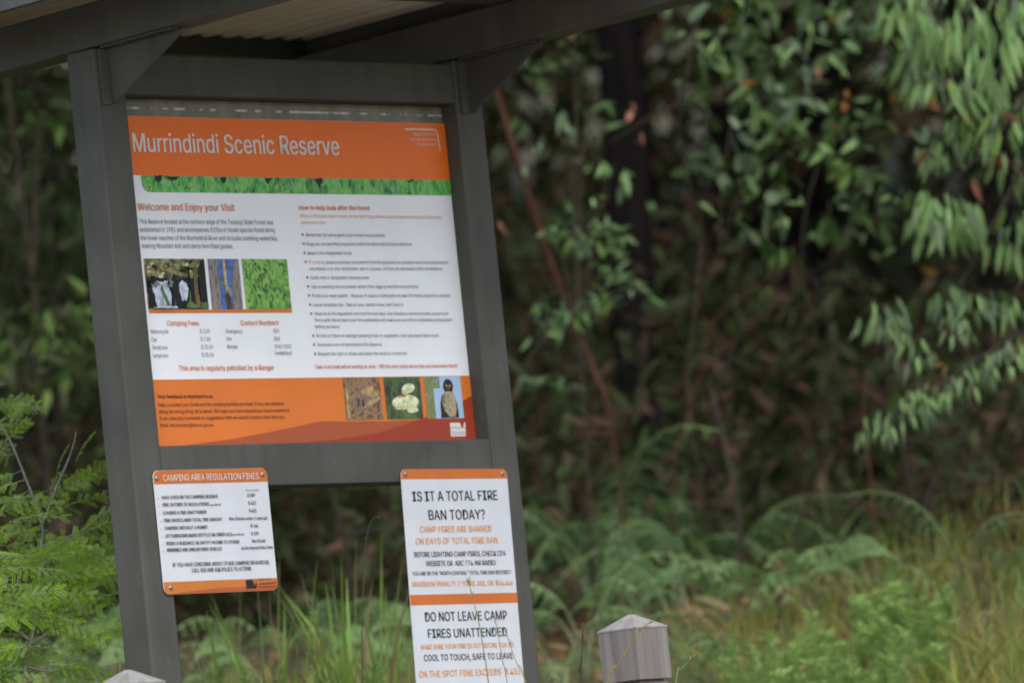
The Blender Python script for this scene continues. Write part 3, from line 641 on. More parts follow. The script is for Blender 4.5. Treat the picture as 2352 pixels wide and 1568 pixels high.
MB_wstem = mat_flat('wattle_stem', (.20, .19, .165), .8, 0, .2, 20)

def cloud(mb, tpl, centre, radius, n_, L, Wd, mats, hang=0., flatten=1., spread=1.):
    """leaves spread through a clump; hang pulls their tips down"""
    P = rnd(n_); P /= np.maximum(1, np.linalg.norm(P, axis=1, keepdims=True) / 1.9)
    P = np.asarray(centre) + P * np.asarray(radius) * .55
    D = rnd(n_) * spread; D[:, 2] = D[:, 2] * flatten - hang
    U = rnd(n_); U[:, 2] += .8
    X, Yv, Z = frames(D, U)
    k = RNG.uniform(.5, 1.35, n_)
    mb.many(tpl[0], tpl[1], P, X, Yv, Z, L * k, Wd * k * RNG.uniform(.85, 1.15, n_), RNG.choice(mats, n_))

# ------------------------------------------------------------------ trees behind the shelter
def tree(name, label, cat, trunk, rad, bark, crown_fn, crown_mats, limbs=(), group=None, sides=10, leaves='crown'):
    base = Vector(trunk[0])
    t = thing(name, label, cat, base, group)
    mb = MB(); mb.tube([Vector(q) - base for q in trunk], rad, sides)
    mb.build('trunk', [bark], t, True)
    for pts, r in limbs:
        lm = MB(); lm.tube([Vector(q) - base for q in pts], r, 6); lm.build('limb', [bark], t, True)
    cm = MB(); crown_fn(cm, base)
    if cm.n: cm.build(leaves, crown_mats, t)
    return t
def gz(p, sink=.15): return Vector((p[0], p[1], float(ground_z(p[0], p[1])) - sink))

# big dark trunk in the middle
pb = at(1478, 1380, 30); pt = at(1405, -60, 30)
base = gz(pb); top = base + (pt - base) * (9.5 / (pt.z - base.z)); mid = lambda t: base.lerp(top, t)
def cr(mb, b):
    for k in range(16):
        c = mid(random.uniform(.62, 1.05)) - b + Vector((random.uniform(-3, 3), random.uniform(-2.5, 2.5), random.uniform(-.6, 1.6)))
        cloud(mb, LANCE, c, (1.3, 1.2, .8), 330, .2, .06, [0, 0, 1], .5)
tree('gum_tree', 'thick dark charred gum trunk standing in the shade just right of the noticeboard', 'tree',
     [base, mid(.2) + Vector((.02, 0, 0)), mid(.5) + Vector((-.03, 0, 0)), mid(.8), top], [.115, .095, .085, .07, .03], MB_dark, cr, [ML['gum_shade'], ML['oval']],
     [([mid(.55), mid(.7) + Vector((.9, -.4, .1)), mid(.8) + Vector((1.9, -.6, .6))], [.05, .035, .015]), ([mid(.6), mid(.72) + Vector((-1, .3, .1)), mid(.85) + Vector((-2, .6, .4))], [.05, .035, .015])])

# leaning reddish sapling beside the right post
q = [at(1400, 960, 26), at(1376, 880, 26), at(1310, 720, 26), at(1250, 560, 25.9), at(1190, 370, 25.8), at(1138, 205, 25.8), at(1050, -60, 25.7)]
b0 = gz(at(1455, 1230, 26.1)); topq = q[-1] + Vector((-.5, -.1, 1.8))
def cr(mb, b):
    for k in range(9): cloud(mb, LANCE, topq - b + Vector((random.uniform(-1.3, 1.1), random.uniform(-.8, .8), random.uniform(-.6, 1.2))), (.7, .7, .5), 200, .13, .03, [0, 1], .7)
    for u, v in ((1290, 190), (1330, 260), (1240, 150), (1210, 260), (1360, 330), (1300, 130)):
        cloud(mb, LANCE, at(u, v, 26.3) - b, (.10, .14, .10), 13, .07, .019, [0, 1, 2], .8)
tree('sapling', 'thin leaning reddish brown sapling stem emerging beside the right post', 'tree', [b0] + q + [topq], [.009, .010, .012, .013, .014, .013, .012, .010, .006], MB_brown, cr, [ML['gum_shade'], ML['gum'], ML['grey']], sides=8)

# drooping gum with pale hanging leaves at the right edge
sprays = [(2080, 60, 1.0), (2150, 120, 1.1), (2220, 90, 1.1), (2290, 150, 1.1), (2110, 200, .8), (2180, 250, 1.0), (2260, 240, 1.0), (2330, 60, 1.1), (2345, 270, .9), (2130, -20, 1.1), (2250, -10, 1.1), (2060, -30, .9), (2200, 310, .7),
          (2150, 500, .8), (2130, 545, .9), (2205, 560, .9), (2180, 520, 1), (2330, 610, .9), (2350, 540, .8), (2340, 420, .9), (2260, 370, .7), (2180, 370, .7), (2135, 400, .6), (2300, 330, .8),
          (2180, 720, .7), (2240, 740, .6), (2330, 740, .8), (2200, 790, .5), (2020, 760, .8), (2050, 800, .5), (2110, 850, .6)]
YG = 23.2
tb = gz((2.75, 23.6)); tt = Vector((2.6, 23.5, 7.5))
def spray(mb, c, s, mats, n_=15, L=.115, Wd=.024):
    a = RNG.uniform(0, 2 * math.pi, n_); r = RNG.uniform(.02, .10, n_) * s
    P = np.stack([c[0] + r * np.cos(a), c[1] + r * np.sin(a), c[2] + RNG.uniform(-.03, .05, n_)], 1)
    D = np.stack([np.cos(a) * .32, np.sin(a) * .32, -np.ones(n_)], 1) + rnd(n_) * .16
    X, Yv, Z = frames(D, rnd(n_) * .6 + np.array([0, -1, .2])); k = RNG.uniform(.75, 1.25, n_) * s
    mb.many(LANCE[0], LANCE[1], P, X, Yv, Z, L * k, Wd * k, RNG.choice(mats, n_))
def cr(mb, b):
    for u, v, s in sprays: spray(mb, at(u, v - 40, YG + random.uniform(-.25, .35)) - b, s, [0, 0, 0, 1, 2] if v < 700 else [0, 1, 1, 0])
    for i in range(26):      # the drooping lower branch, leaves both sides
        t = i / 25; u, v = 2352 - 360 * t, 830 + 190 * t
        spray(mb, at(u, v - 30, YG - .1) - b, .6, [0, 1], 5, .10, .024)
    for i in range(42):
        spray(mb, Vector((random.uniform(1.75, 4.2), random.uniform(22.6, 25), random.uniform(2.6, 4.4))) - b, 1.2, [0, 0, 1], 16)
    for k in range(12): cloud(mb, LANCE, tt - b + Vector((random.uniform(-1.6, 1.8), random.uniform(-.6, 2), random.uniform(-1.6, .9))), (.9, .8, .7), 240, .16, .04, [0, 0, 1], .9)
    cloud(mb, LANCE, at(2270, 360, YG) - b, (.25, .2, .3), 14, .075, .02, [3], 1)
    for u, v, mi in ((2290, 350, 3), (2310, 360, 3), (2380, 765, 4), (2385, 815, 4), (2358, 770, 4), (2178, 840, 5)):
        cloud(mb, LANCE, at(u, v, YG - .1) - b, (.015, .015, .015), 2, .085, .026, [mi], 1.2)
lim = []
for u, v in ((2110, 20), (2200, 60), (2290, 90), (2170, 340), (2300, 300), (2160, 480), (2330, 500), (2200, 690), (2330, 700), (2000, 1010)):
    e = at(u, v - 25, YG); st = tb.lerp(tt, .16 if v > 800 else .3 + .1 * random.random())
    lim.append(([st, st.lerp(e, .5) + Vector((0, 0, .22)), e.lerp(st, .12) + Vector((0, 0, .06)), e], [.02, .012, .006, .003]))
tree('gum_tree', 'gum tree drooping long pale green leaves down the right edge', 'tree', [tb, tb.lerp(tt, .4) + Vector((.1, 0, 0)), tt], [.09, .07, .03], MB_grey, cr,
     [ML['gum'], ML['grey'], ML['lime'], ML['rust'], ML['pink'], ML['orange']], lim)

# oval leaved shrub filling the upper middle right
YO = 25.3
lims = [[(1600, 1050), (1590, 760), (1720, 420), (1880, 180), (1980, 40)], [(1650, 590), (1660, 430), (1690, 250), (1760, 60)], [(1900, 1000), (1840, 600), (1900, 330), (2040, 150)], [(1592, 740), (1610, 520), (1560, 300), (1610, 20)], [(1720, 420), (1850, 330), (1960, 300), (2080, 240)], [(1400, 330), (1560, 240), (1780, 230), (1900, 200)]]
def cr(mb, b):
    for i in range(260):
        u = random.uniform(1560, 2120); v = 620 * random.random() ** 1.25 - 40
        if random.random() > 1.15 - max(0, (1720 - u) / 260) - v / 1100: continue
        c = at(u, v, YO + random.uniform(-.5, 1.1)) - b
        k = random.choice([0] * 12 + [1] * 9 + [2] * 5 + [3] * 2 + [4])
        cloud(mb, OVAL if k != 1 else LANCE, c, (.06, .08, .06), random.randint(1, 4), .078, .036 if k != 1 else .024, [k], .9, .7)
    for u, v, k in ((1690, 160, 3), (1700, 350, 2), (1790, 230, 2), (1880, 60, 2), (1830, 220, 2), (2000, 400, 2), (1760, 650, 0), (1650, 400, 2), (1640, 340, 2), (1780, 470, 2), (1900, 500, 0), (2040, 790, 2), (2085, 690, 0)):
        cloud(mb, OVAL, at(u, v, YO - .3) - b, (.03, .03, .03), 3, .10, .048, [k], .8)
    for u, v in ((1950, 240), (1870, 190), (1475, 320), (1463, 268), (1820, 30), (1700, 215), (1915, 70), (2065, 230), (2100, 640)):
        cloud(mb, OVAL, at(u, v - 25, YO - .2) - b, (.03, .03, .03), 2, .058, .026, [random.choice([4, 5, 5])], 1.4)
    for k in range(10): cloud(mb, OVAL, Vector((random.uniform(.2, 3.4), random.uniform(25, 27), random.uniform(3.4, 4.6))) - b, (.6, .6, .4), 170, .09, .042, [0, 0, 1], .5)
b1 = gz(at(1660, 1150, 25.6))
lb = []
for pl in lims:
    pts = [at(u, v, YO + .15 * random.uniform(-1, 1)) for u, v in pl]; lb.append(([b1] + pts if pl[0][1] > 850 else pts, [.004, .004, .0035, .003, .0025, .002][:len(pts) + (pl[0][1] > 850)]))
tree('shrub', 'loose shrub of oval green leaves with scattered orange dead ones, upper middle right', 'shrub', [b1, b1 + Vector((.05, 0, .5)), b1 + Vector((0, .1, 1.0))], [.014, .012, .008], MB_twig, cr, [ML['oval'], ML['gum'], ML['grey'], ML['lime'], ML['orange'], ML['pink']], lb, leaves='foliage')

# sparse bush of curled pale leaves in front of the dark trunk
b2 = gz(at(1330, 1130, 25))
def cr(mb, b):
    for u, v, k, s in ((1318, 85, 3, 1.5), (1300, 300, 1, 1.1), (1310, 330, 1, 1.0), (1395, 410, 2, 1.0), (1425, 430, 2, 1.15), (1440, 450, 1, 1), (1310, 500, 0, .8), (1370, 490, 2, .6), (1145, 540, 3, .7), (1200, 420, 1, .7), (1240, 370, 1, .6), (1490, 500, 0, .6)):
        cloud(mb, LANCE, at(u, v - 35, 24.7) - b, (.02, .02, .02), 4 if k != 3 else 2, .072 * s, .028 * s, [k], 1.6, 1, .6)
    for pl in (((1255, 540), (1290, 520), (1330, 555), (1390, 560), (1430, 600)), ((1240, 690), (1300, 730), (1360, 680), (1440, 690)), ((1225, 780), (1265, 740), (1330, 730), (1370, 700)), ((1380, 600), (1420, 640), (1460, 660), (1500, 680)), ((1180, 880), (1260, 870), (1330, 885)), ((1340, 540), (1400, 520), (1440, 560))):
        for (u, v), (u2, v2) in zip(pl, pl[1:]):
            for i in range(7):
                t = random.random(); cloud(mb, LANCE, at(u + (u2 - u) * t, v + (v2 - v) * t, 24.8 + random.uniform(-.1, .2)) - b, (.02, .02, .02), 2, .062, .017, [random.choice([0, 0, 1, 4])], .5, .8)
ends = [(1255, 545), (1430, 590), (1245, 690), (1500, 680), (1185, 875), (1318, 60), (1300, 260), (1410, 380)]
tree('shrub', 'sparse bush of curled pale leaves against the dark gum trunk', 'shrub', [b2, b2.lerp(at(1330, 700, 24.9), .5), at(1330, 700, 24.9), at(1340, 330, 24.9)], [.007, .006, .005, .003], MB_twig, cr, [ML['fern'], ML['grey'], ML['pale_fern'], ML['pink'], ML['lime']],
     [([at(1330, 760, 24.9), at((1330 + u) / 2, (700 + v) / 2 - 20, 24.9), at(u, v, 24.85)], [.006, .004, .002]) for u, v in ends], leaves='foliage')

# bare dead branches
def dead(label, polys, Y, r, bark=None, leaves=()):
    pts0 = [[at(u, v, Y + dy) for u, v, dy in pl] for pl in polys]
    base = pts0[0][0]
    t = thing('dead_branch', label, 'branch', base, 'dead branches standing in the undergrowth')
    for i, pts in enumerate(pts0):
        mb = MB(); n_ = len(pts); mb.tube([p - base for p in pts], [r * (1 - .7 * k / (n_ - 1)) * (1 if i == 0 else .65) for k in range(n_)], 6)
        mb.build('stem' if i == 0 else 'twig', [bark or MB_twig], t, True)
def low(u, v, Y): g = gz(at(u, v, Y), .1); return g
def dead_g(label, root, polys, Y, r, bark=None):
    """the first polyline is carried down into the ground"""
    pts0 = [[at(u, v, Y) for u, v in pl] for pl in polys]
    e = pts0[0][0]; g = gz((e.x + root, e.y + .1)); pts0[0] = [g] + pts0[0]
    t = thing('dead_branch', label, 'branch', g, 'dead branches standing in the undergrowth')
    for i, pts in enumerate(pts0):
        mb = MB(); n_ = len(pts); mb.tube([p - g for p in pts], [r * (1 - .7 * k / (n_ - 1)) * (1 if i == 0 else .6) for k in range(n_)], 6)
        mb.build('stem' if i == 0 else 'twig', [bark or MB_twig], t, True)
dead_g('reddish dead branch rising and forking in the middle of the gloom', -.05, [[(1545, 1100), (1575, 980), (1610, 860), (1690, 780)], [(1610, 860), (1640, 740), (1760, 640), (1830, 560)], [(1690, 780), (1780, 700), (1850, 650)]], 26.4, .012, MB_brown)
dead_g('long arching grey dead branch reaching right across the gloom', 0, [[(1640, 1000), (1690, 790), (1800, 665), (1930, 640), (2060, 650)], [(1930, 640), (2010, 700), (2060, 740)], [(1800, 665), (1880, 620), (1950, 560)], [(1870, 645), (1900, 740), (1930, 860)]], 25.8, .008, MB_grey)
dead_g('thin twig slanting down to the right below the drooping leaves', 0, [[(2090, 1120), (2060, 1000), (2010, 880)], [(2060, 1000), (2230, 1050), (2352, 1130)]], 24.6, .009, MB_grey)
dead_g('crossed brown twigs low on the right beside the rusty fern', 0, [[(2120, 1200), (2150, 1090), (2180, 1040)], [(2150, 1090), (2260, 1090), (2345, 1000)]], 24.2, .007, MB_twig)
dead_g('upright thin brown stick in the middle right undergrowth', 0, [[(2010, 1250), (2000, 1100), (1985, 960), (1990, 850)]], 24.9, .008, MB_brown)
dead_g('pair of pale sticks seen through the gap under the noticeboard', .02, [[(800, 1300), (790, 1230), (770, 1150), (740, 1060)], [(790, 1235), (850, 1215), (920, 1212)]], 25.5, .014, MB_grey)

# slim trees left of the left post
def left_tree(label, pts, r, Y, clumps, mats, bark):
    P = [at(u, v, Y) for u, v in pts]; g = gz(P[0]); P = [g] + P; up = P[-1] + Vector((-.1, .1, 2.6)); P.append(up)
    def cr(mb, b):
        for u, v, s, n_ in clumps: cloud(mb, LANCE, at(u, v, Y + random.uniform(-.6, .4)) - b, (s, s, s * .8), n_, .12, .034, mats, .6)
        for k in range(7): cloud(mb, LANCE, up - b + Vector((random.uniform(-1.2, 1.2), random.uniform(-1, 1), random.uniform(-1.2, 1.2))), (.8, .8, .6), 260, .16, .05, [0, 0, 1], .5)
    n_ = len(P)
    lb = []
    for u, v, s, k in clumps[:5]:
        e = at(u, v, Y); st = P[1].lerp(P[-2], min(.95, max(.1, (pts[0][1] - v - 60) / (pts[0][1] - pts[-1][1]))))
        lb.append(([st, st.lerp(e, .6) + Vector((0, 0, .05)), e], [.012, .008, .004]))
    tree('slim_tree', label, 'tree', P, [r * (1 - .5 * i / (n_ - 1)) for i in range(n_)], bark, cr, [ML['gum_shade'], ML['oval'], ML['gum'], ML['lime']], lb, 'slim trees in the bush on the left', 8)
left_tree('slim pale trunked tree nearest the left post with green clumps', [(150, 1150), (130, 820), (118, 560), (95, 200)], .028, 29, [(190, 250, .28, 90), (100, 330, .3, 80), (140, 560, .3, 80), (200, 400, .2, 50), (60, 620, .3, 70), (180, 800, .26, 90), (150, 250, .12, 20)], [0, 0, 0, 1], MB_grey)
left_tree('slim brown trunked tree at the far left edge', [(40, 1100), (45, 800), (62, 400), (60, 100)], .035, 31, [(20, 280, .3, 80), (110, 220, .25, 60), (10, 480, .35, 90), (90, 700, .35, 100), (20, 820, .3, 70)], [0, 0, 0, 1], MB_grey)
left_tree('leafy young tree with bright green clumps between the two slim trunks on the left', [(100, 1000), (90, 900), (80, 780), (75, 640)], .018, 27, [(95, 260, .08, 26), (80, 800, .22, 60), (150, 760, .18, 50), (20, 780, .2, 50), (220, 810, .12, 30)], [0, 0, 1, 3], MB_twig)

# ------------------------------------------------------------------ deep forest behind everything
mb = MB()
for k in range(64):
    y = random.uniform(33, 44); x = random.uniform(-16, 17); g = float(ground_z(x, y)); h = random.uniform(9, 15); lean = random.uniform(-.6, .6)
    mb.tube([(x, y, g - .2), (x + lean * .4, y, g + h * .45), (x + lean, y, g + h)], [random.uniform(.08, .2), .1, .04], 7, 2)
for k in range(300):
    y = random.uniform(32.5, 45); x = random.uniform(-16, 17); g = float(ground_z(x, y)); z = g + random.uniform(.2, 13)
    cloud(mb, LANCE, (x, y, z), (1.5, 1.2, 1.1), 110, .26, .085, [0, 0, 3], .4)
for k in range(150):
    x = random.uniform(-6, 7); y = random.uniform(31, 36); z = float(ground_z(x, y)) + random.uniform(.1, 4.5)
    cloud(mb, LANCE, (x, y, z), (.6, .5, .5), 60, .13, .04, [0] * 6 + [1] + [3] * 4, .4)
n_ = 120000; x = RNG.uniform(-19, 20, n_); y = RNG.uniform(24.5, 62, n_); z = ground_z(x, y) + RNG.uniform(3.9, 8.5, n_) + .8 * np.sin(x * .9) * np.sin(y * .8)  # unseen leaf canopy added overhead to shade the forest background
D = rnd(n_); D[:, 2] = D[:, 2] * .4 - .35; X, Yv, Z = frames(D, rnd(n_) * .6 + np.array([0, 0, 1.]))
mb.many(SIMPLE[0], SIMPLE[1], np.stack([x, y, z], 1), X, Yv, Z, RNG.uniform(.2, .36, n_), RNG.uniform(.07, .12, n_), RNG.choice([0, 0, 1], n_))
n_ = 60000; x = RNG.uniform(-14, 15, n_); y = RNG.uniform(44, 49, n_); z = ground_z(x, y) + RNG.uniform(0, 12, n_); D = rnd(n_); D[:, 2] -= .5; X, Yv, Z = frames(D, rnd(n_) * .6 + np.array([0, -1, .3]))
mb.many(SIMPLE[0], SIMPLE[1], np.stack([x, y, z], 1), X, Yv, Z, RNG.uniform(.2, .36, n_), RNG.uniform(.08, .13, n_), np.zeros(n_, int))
tag(mb.build('forest', [ML['gum_shade'], ML['oval'], MB_dark, ML['haze_brown']]), 'dense dark eucalypt forest filling the background', 'forest', None, 'stuff')

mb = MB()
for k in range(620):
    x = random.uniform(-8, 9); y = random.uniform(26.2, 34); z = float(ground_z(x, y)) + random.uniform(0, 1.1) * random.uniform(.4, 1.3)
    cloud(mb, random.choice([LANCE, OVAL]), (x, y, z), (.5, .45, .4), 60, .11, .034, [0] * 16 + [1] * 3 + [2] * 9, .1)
tag(mb.build('undergrowth', [ML['gum_shade'], ML['oval'], ML['haze_brown']]), 'dark low undergrowth carpeting the forest floor behind the ferns', 'undergrowth', None, 'stuff')

# ------------------------------------------------------------------ ferns
def frond_mesh(name, mats, n_pairs=8, L=.62, Wd=.34, arch=.55, ragged=0.):
    mb = MB(); stipe = .38
    def rach(t):   # t 0..1 over stipe and blade, in the x (out) and z (up) plane
        s = t * L; return np.array([s * (.25 + .75 * t), 0, L * (1.2 * t - arch * 1.45 * t ** 2.6)])
    mb.tube([tuple(rach(t)) for t in np.linspace(0, 1, 9)], [.004] * 3 + [.003] * 3 + [.002] * 3, 4, 1, 1)
    for i in range(n_pairs):
        t = stipe + (1 - stipe) * (i + .5) / n_pairs; p = rach(t); d = rach(min(1, t + .02)) - rach(t - .02); d /= np.linalg.norm(d)
        f = 1 - (i / n_pairs) ** 1.4
        ln = Wd * .62 * (f * .95 + .05) * random.uniform(.9, 1.08)
        for s in (-1, 1):
            if ragged and random.random() < ragged: continue
            dr = np.array([d[0] * .42, s * .9, d[2] * .42 - .16 + random.uniform(-.06, .06)]); dr /= np.linalg.norm(dr)
            nrm = np.cross(dr, [d[0], 0, d[2]]) * -s; nrm /= np.linalg.norm(nrm)
            m_ = max(4, int(ln / .0125)); P = []; D = []; Ls = []
            for j in range(m_):
                u = (j + .3) / m_; c = p + dr * ln * u + np.array([0, 0, -.42 * ln * u * u])
                w_ = .022 * (1 - u ** 1.6) * (.6 + .4 * f) + .005
                side = np.cross(nrm, dr)
                for q in (-1, 1): P.append(c); D.append(dr * .5 + side * q); Ls.append(w_ * random.uniform(.85, 1.1))
            P = np.array(P); X, Yv, Z = frames(np.array(D), np.tile(nrm, (len(P), 1)) + rnd(len(P)) * .12)
            Ls = np.array(Ls); mb.many(SIMPLE[0], SIMPLE[1], P, X, Yv, Z, Ls, np.full(len(P), .0115), np.zeros(len(P), int))
    return mb.mesh(name, mats)
FR = [frond_mesh('frond', [ML['fern'], MB_stem]), frond_mesh('frond', [ML['fern'], MB_stem], 7, .55, .36, .7), frond_mesh('frond', [ML['fern'], MB_stem], 9, .7, .32, .42)]
FRP = [frond_mesh('frond', [ML['pale_fern'], MB_stem]), frond_mesh('frond', [ML['pale_fern'], MB_stem], 7, .5, .38, .75)]
FRD = [frond_mesh('frond', [ML['rust'], MB_twig], 10, .5, .16, .5, .3)]
def fern(label, u, v, Y, s=1, meshes=FR, n_=5, group=None, a0=None, tilt=.0):
    """v is where the crown of the fern tops out in the photograph; it is planted on the ground below"""
    p = at(u, v, Y); g = float(ground_z(p.x, p.y)) - .02
    h = max(.3, (p.z - g)); t = thing('bracken_fern', label, 'fern', (p.x, p.y, g), group)
    hs_ = h / .36; s *= min(1.6, max(.9, hs_))
    for k in range(n_):
        o = bpy.data.objects.new('frond', meshes[k % len(meshes)]); COL.objects.link(o); o.parent = t
        a = (a0 if a0 is not None else random.uniform(0, 6.28)) + k * 2 * math.pi / n_ + random.uniform(-.3, .3)
        o.rotation_euler = (random.uniform(-.12, .12), random.uniform(-.15, .2) + tilt, a)
        kk = random.uniform(.8, 1.08); o.scale = (s * kk, s * kk, max(hs_, .7) * kk)
    return t
G1 = 'bracken ferns in the dark patch right of the noticeboard'
for u, v, Y, s, n_ in ((1350, 1110, 25.6, .72, 4), (1470, 1130, 25.9, .72, 4), (1560, 1200, 25.0, .66, 4), (1440, 1260, 24.7, .62, 4), (1640, 1170, 26.0, .7, 4), (1540, 1330, 24.2, .55, 4)):
    fern('mid green bracken fern in the dark patch between the right post and the weedy bank', u, v, Y, s, FR, n_, G1)
fern('bright stepped bracken fern close beside the right post above the bollard', 1320, 1270, 23.6, .62, FRP, 5)
fern('brown dead bracken fern among the green ones behind the bollard', 1500, 1290, 24.5, .6, FRD, 3)
fern('brown dead bracken fern beside the pale one on the bank', 1780, 1330, 24.1, .6, FRD, 4)
fern('low bracken fern touching the right edge of the right post', 1270, 1400, 23.0, .55, FRP + FR, 4)
fern('pale bracken fern alone on the bank right of the bollard', 1735, 1250, 24.0, .75, FRP, 6)
fern('leaning bracken fern behind the feathery weeds near the middle of the bank', 2010, 1270, 23.7, .7, FRP, 5)
fern('bracken fern at the bottom edge between the bollard and the feathery weeds', 1660, 1420, 22.6, .6, FR, 5)
fern('small pale bracken fern at the foot of the weedy bank behind the thin brown stick', 1880, 1280, 23.9, .7, FRP, 5)
fern('broad bracken fern at the upper edge of the weedy bank', 2200, 1230, 23.7, .65, FR, 5)
fern('bracken fern among grass at the right frame edge', 2330, 1270, 23.4, .8, FR, 5)
fern('upright rusty dead fern below the drooping gum leaves', 2265, 1160, 24.0, .7, FRD, 4, None, .4, -.25)
G2 = 'bracken ferns seen through the gap under the noticeboard'
for u, v, Y, s in ((690, 1350, 24.0, .6), (810, 1400, 23.6, .55), (560, 1390, 23.8, .6), (890, 1370, 24.3, .6), (480, 1430, 23.4, .5), (1010, 1350, 24.2, .6)):
    fern('soft blurred bracken fern seen through the gap under the noticeboard', u, v, Y, s, FRP if v > 1350 else FR, 5, G2)
G3 = 'bracken ferns low in the left bush'
for u, v, Y, s in ((215, 1350, 23.5, .6), (150, 1400, 23.2, .55), (30, 1420, 23.0, .55), (230, 1450, 22.6, .5)):
    fern('pale bracken fern low in the bush left of the left post', u, v, Y, s, FRP, 5, G3)

# ------------------------------------------------------------------ feathery wattles on the left
def wattle_frond(name):
    mb = MB(); L = .15; L *= random.uniform(.85, 1.1); bz = random.uniform(-.035, .01); by = random.uniform(-.018, .018); rc = lambda t: np.array([t * L, by * t * t, .006 * math.sin(t * 3) + bz * t * t]); mb.tube([tuple(rc(0)), tuple(rc(.5)), tuple(rc(1))], [.0014, .0011, .0006], 4, 1, 2)
    for i in range(9):
        t = .14 + .86 * (i + random.uniform(.2, .8)) / 9; p = rc(t); ln0 = .031 * math.sin(.5 + 2.1 * t) + .005
        for s in (-1, 1):
            if random.random() < .1: continue
            ln = ln0 * random.uniform(.65, 1.15)
            dr = np.array([random.uniform(.6, 1.2), s, random.uniform(-.6, .1)]); dr /= np.linalg.norm(dr); m_ = 9
            u = (np.arange(m_) + .4) / m_; C = p + dr * (ln * u)[:, None] + np.array([0, 0, -.15]) * (ln * u * u)[:, None]
            side = np.cross([0, 0, 1], dr)
            P = np.concatenate([C, C]); D = np.concatenate([np.tile(dr * .45 + side, (m_, 1)), np.tile(dr * .45 - side, (m_, 1))])
            X, Yv, Z = frames(D, np.tile([0, 0, 1.], (2 * m_, 1)) + rnd(2 * m_) * .25)
            mb.many(SIMPLE[0], SIMPLE[1], P, X, Yv, Z, np.full(2 * m_, .0056), np.full(2 * m_, .0024), np.full(2 * m_, random.choice([0, 0, 2])))
    return mb.mesh(name, [ML['wattle'], MB_stem, ML['herb']])
WF = [wattle_frond('frond') for _ in range(7)]
def wattle(label, stems, Y, fronds, group='feathery wattles on the left'):
    P0 = [at(u, v, Y) for u, v in stems[0]]; g = gz(P0[0]); t = thing('wattle', label, 'shrub', g, group)
    for i, pl in enumerate(stems):
        P = [at(u, v, Y) for u, v in pl]
        if i == 0: P = [g] + P
        mb = MB(); mb.tube([p - g for p in P], [.0065 * (1 - .6 * k / (len(P) - 1)) * (1 if i == 0 else .7) for k in range(len(P))], 6)
        mb.build('stem', [MB_wstem], t, True)
    for u, v, ang, s in fronds:
        o = bpy.data.objects.new('frond', random.choice(WF)); COL.objects.link(o); o.parent = t
        o.location = at(u, v, Y + random.uniform(-.05, .05)) - g
        d = Vector((math.cos(R(ang)), random.uniform(-.35, .35), math.sin(R(ang))))
        o.rotation_mode = 'QUATERNION'
        q_ = d.to_track_quat('X', 'Z'); o.rotation_quaternion = q_ @ Matrix.Rotation(random.uniform(.5, 1.1) * random.choice([-1, 1]), 3, 'X').to_quaternion()
        o.scale = (s * 1.15, s * 1.3, s * 1.15)
YW = 18.75
fr = [(112, 1150, 35, .9), (108, 1145, 55, .5), (100, 1190, 20, 1.1), (160, 1120, 25, .9), (175, 1060, 60, .6), (130, 1090, 70, .55), (5, 975, 120, .7), (20, 980, 60, .5), (40, 1040, 190, .8), (20, 1000, 170, .8), (60, 1100, 195, .9), (50, 1080, 200, .8), (70, 1140, 185, .9),
      (150, 1240, 15, 1.1), (175, 1225, 25, 1.1), (205, 1215, 10, .9), (120, 1260, 5, 1), (150, 1260, -15, 1.1), (190, 1270, -20, 1), (30, 1330, 180, 1), (10, 1250, 200, 1), (20, 1200, 10, 1), (0, 1150, -10, .9), (70, 1190, 200, .9), (60, 1240, -5, 1), (180, 1300, 10, 1), (200, 1330, -10, 1), (160, 1340, 5, 1.1), (215, 1290, 0, .9), (95, 1230, 170, .8), (90, 1260, 200, 1), (60, 1290, 185, 1), (100, 1290, 10, 1), (130, 1300, 0, 1)]
wattle('tall feathery wattle sapling, bare grey stem and fresh pale tip, left of the left post',
       [[(70, 1560), (85, 1400), (95, 1260), (97, 1205), (60, 1100), (20, 1005), (-15, 955)], [(97, 1205), (130, 1120), (165, 1035), (175, 990)], [(95, 1255), (150, 1235), (200, 1210), (250, 1165)], [(95, 1260), (150, 1250), (205, 1220)]], YW, fr)
fr = []
for i in range(95): fr.append((random.uniform(-20, 170), random.uniform(1270, 1580), random.choice([random.uniform(-25, 30), random.uniform(150, 205)]), random.uniform(.75, 1.15)))
wattle('dense low wattle layering bright green fronds across the bottom left corner',
       [[(60, 1580), (70, 1480), (95, 1380), (110, 1290)], [(70, 1480), (130, 1440), (190, 1420)], [(70, 1470), (20, 1430), (-20, 1390)], [(66, 1530), (120, 1540), (180, 1510)]], YW - .25, fr)
fr = []
for i in range(40): fr.append((random.uniform(-40, 60), random.uniform(860, 1260), random.choice([random.uniform(-20, 40), random.uniform(-10, 20)]), random.uniform(.7, 1.0)))
wattle('wattle mostly outside the left frame edge with fronds poking in', [[(-90, 1500), (-80, 1250), (-60, 1050), (-40, 880)], [(-80, 1250), (-30, 1200), (10, 1180)], [(-70, 1120), (-20, 1060), (20, 1020)], [(-60, 1000), (-20, 900), (15, 880)]], YW + .1, [f for f in fr if f[0] < 20 and (f[1] > 1120 or f[0] < -8)][:12])

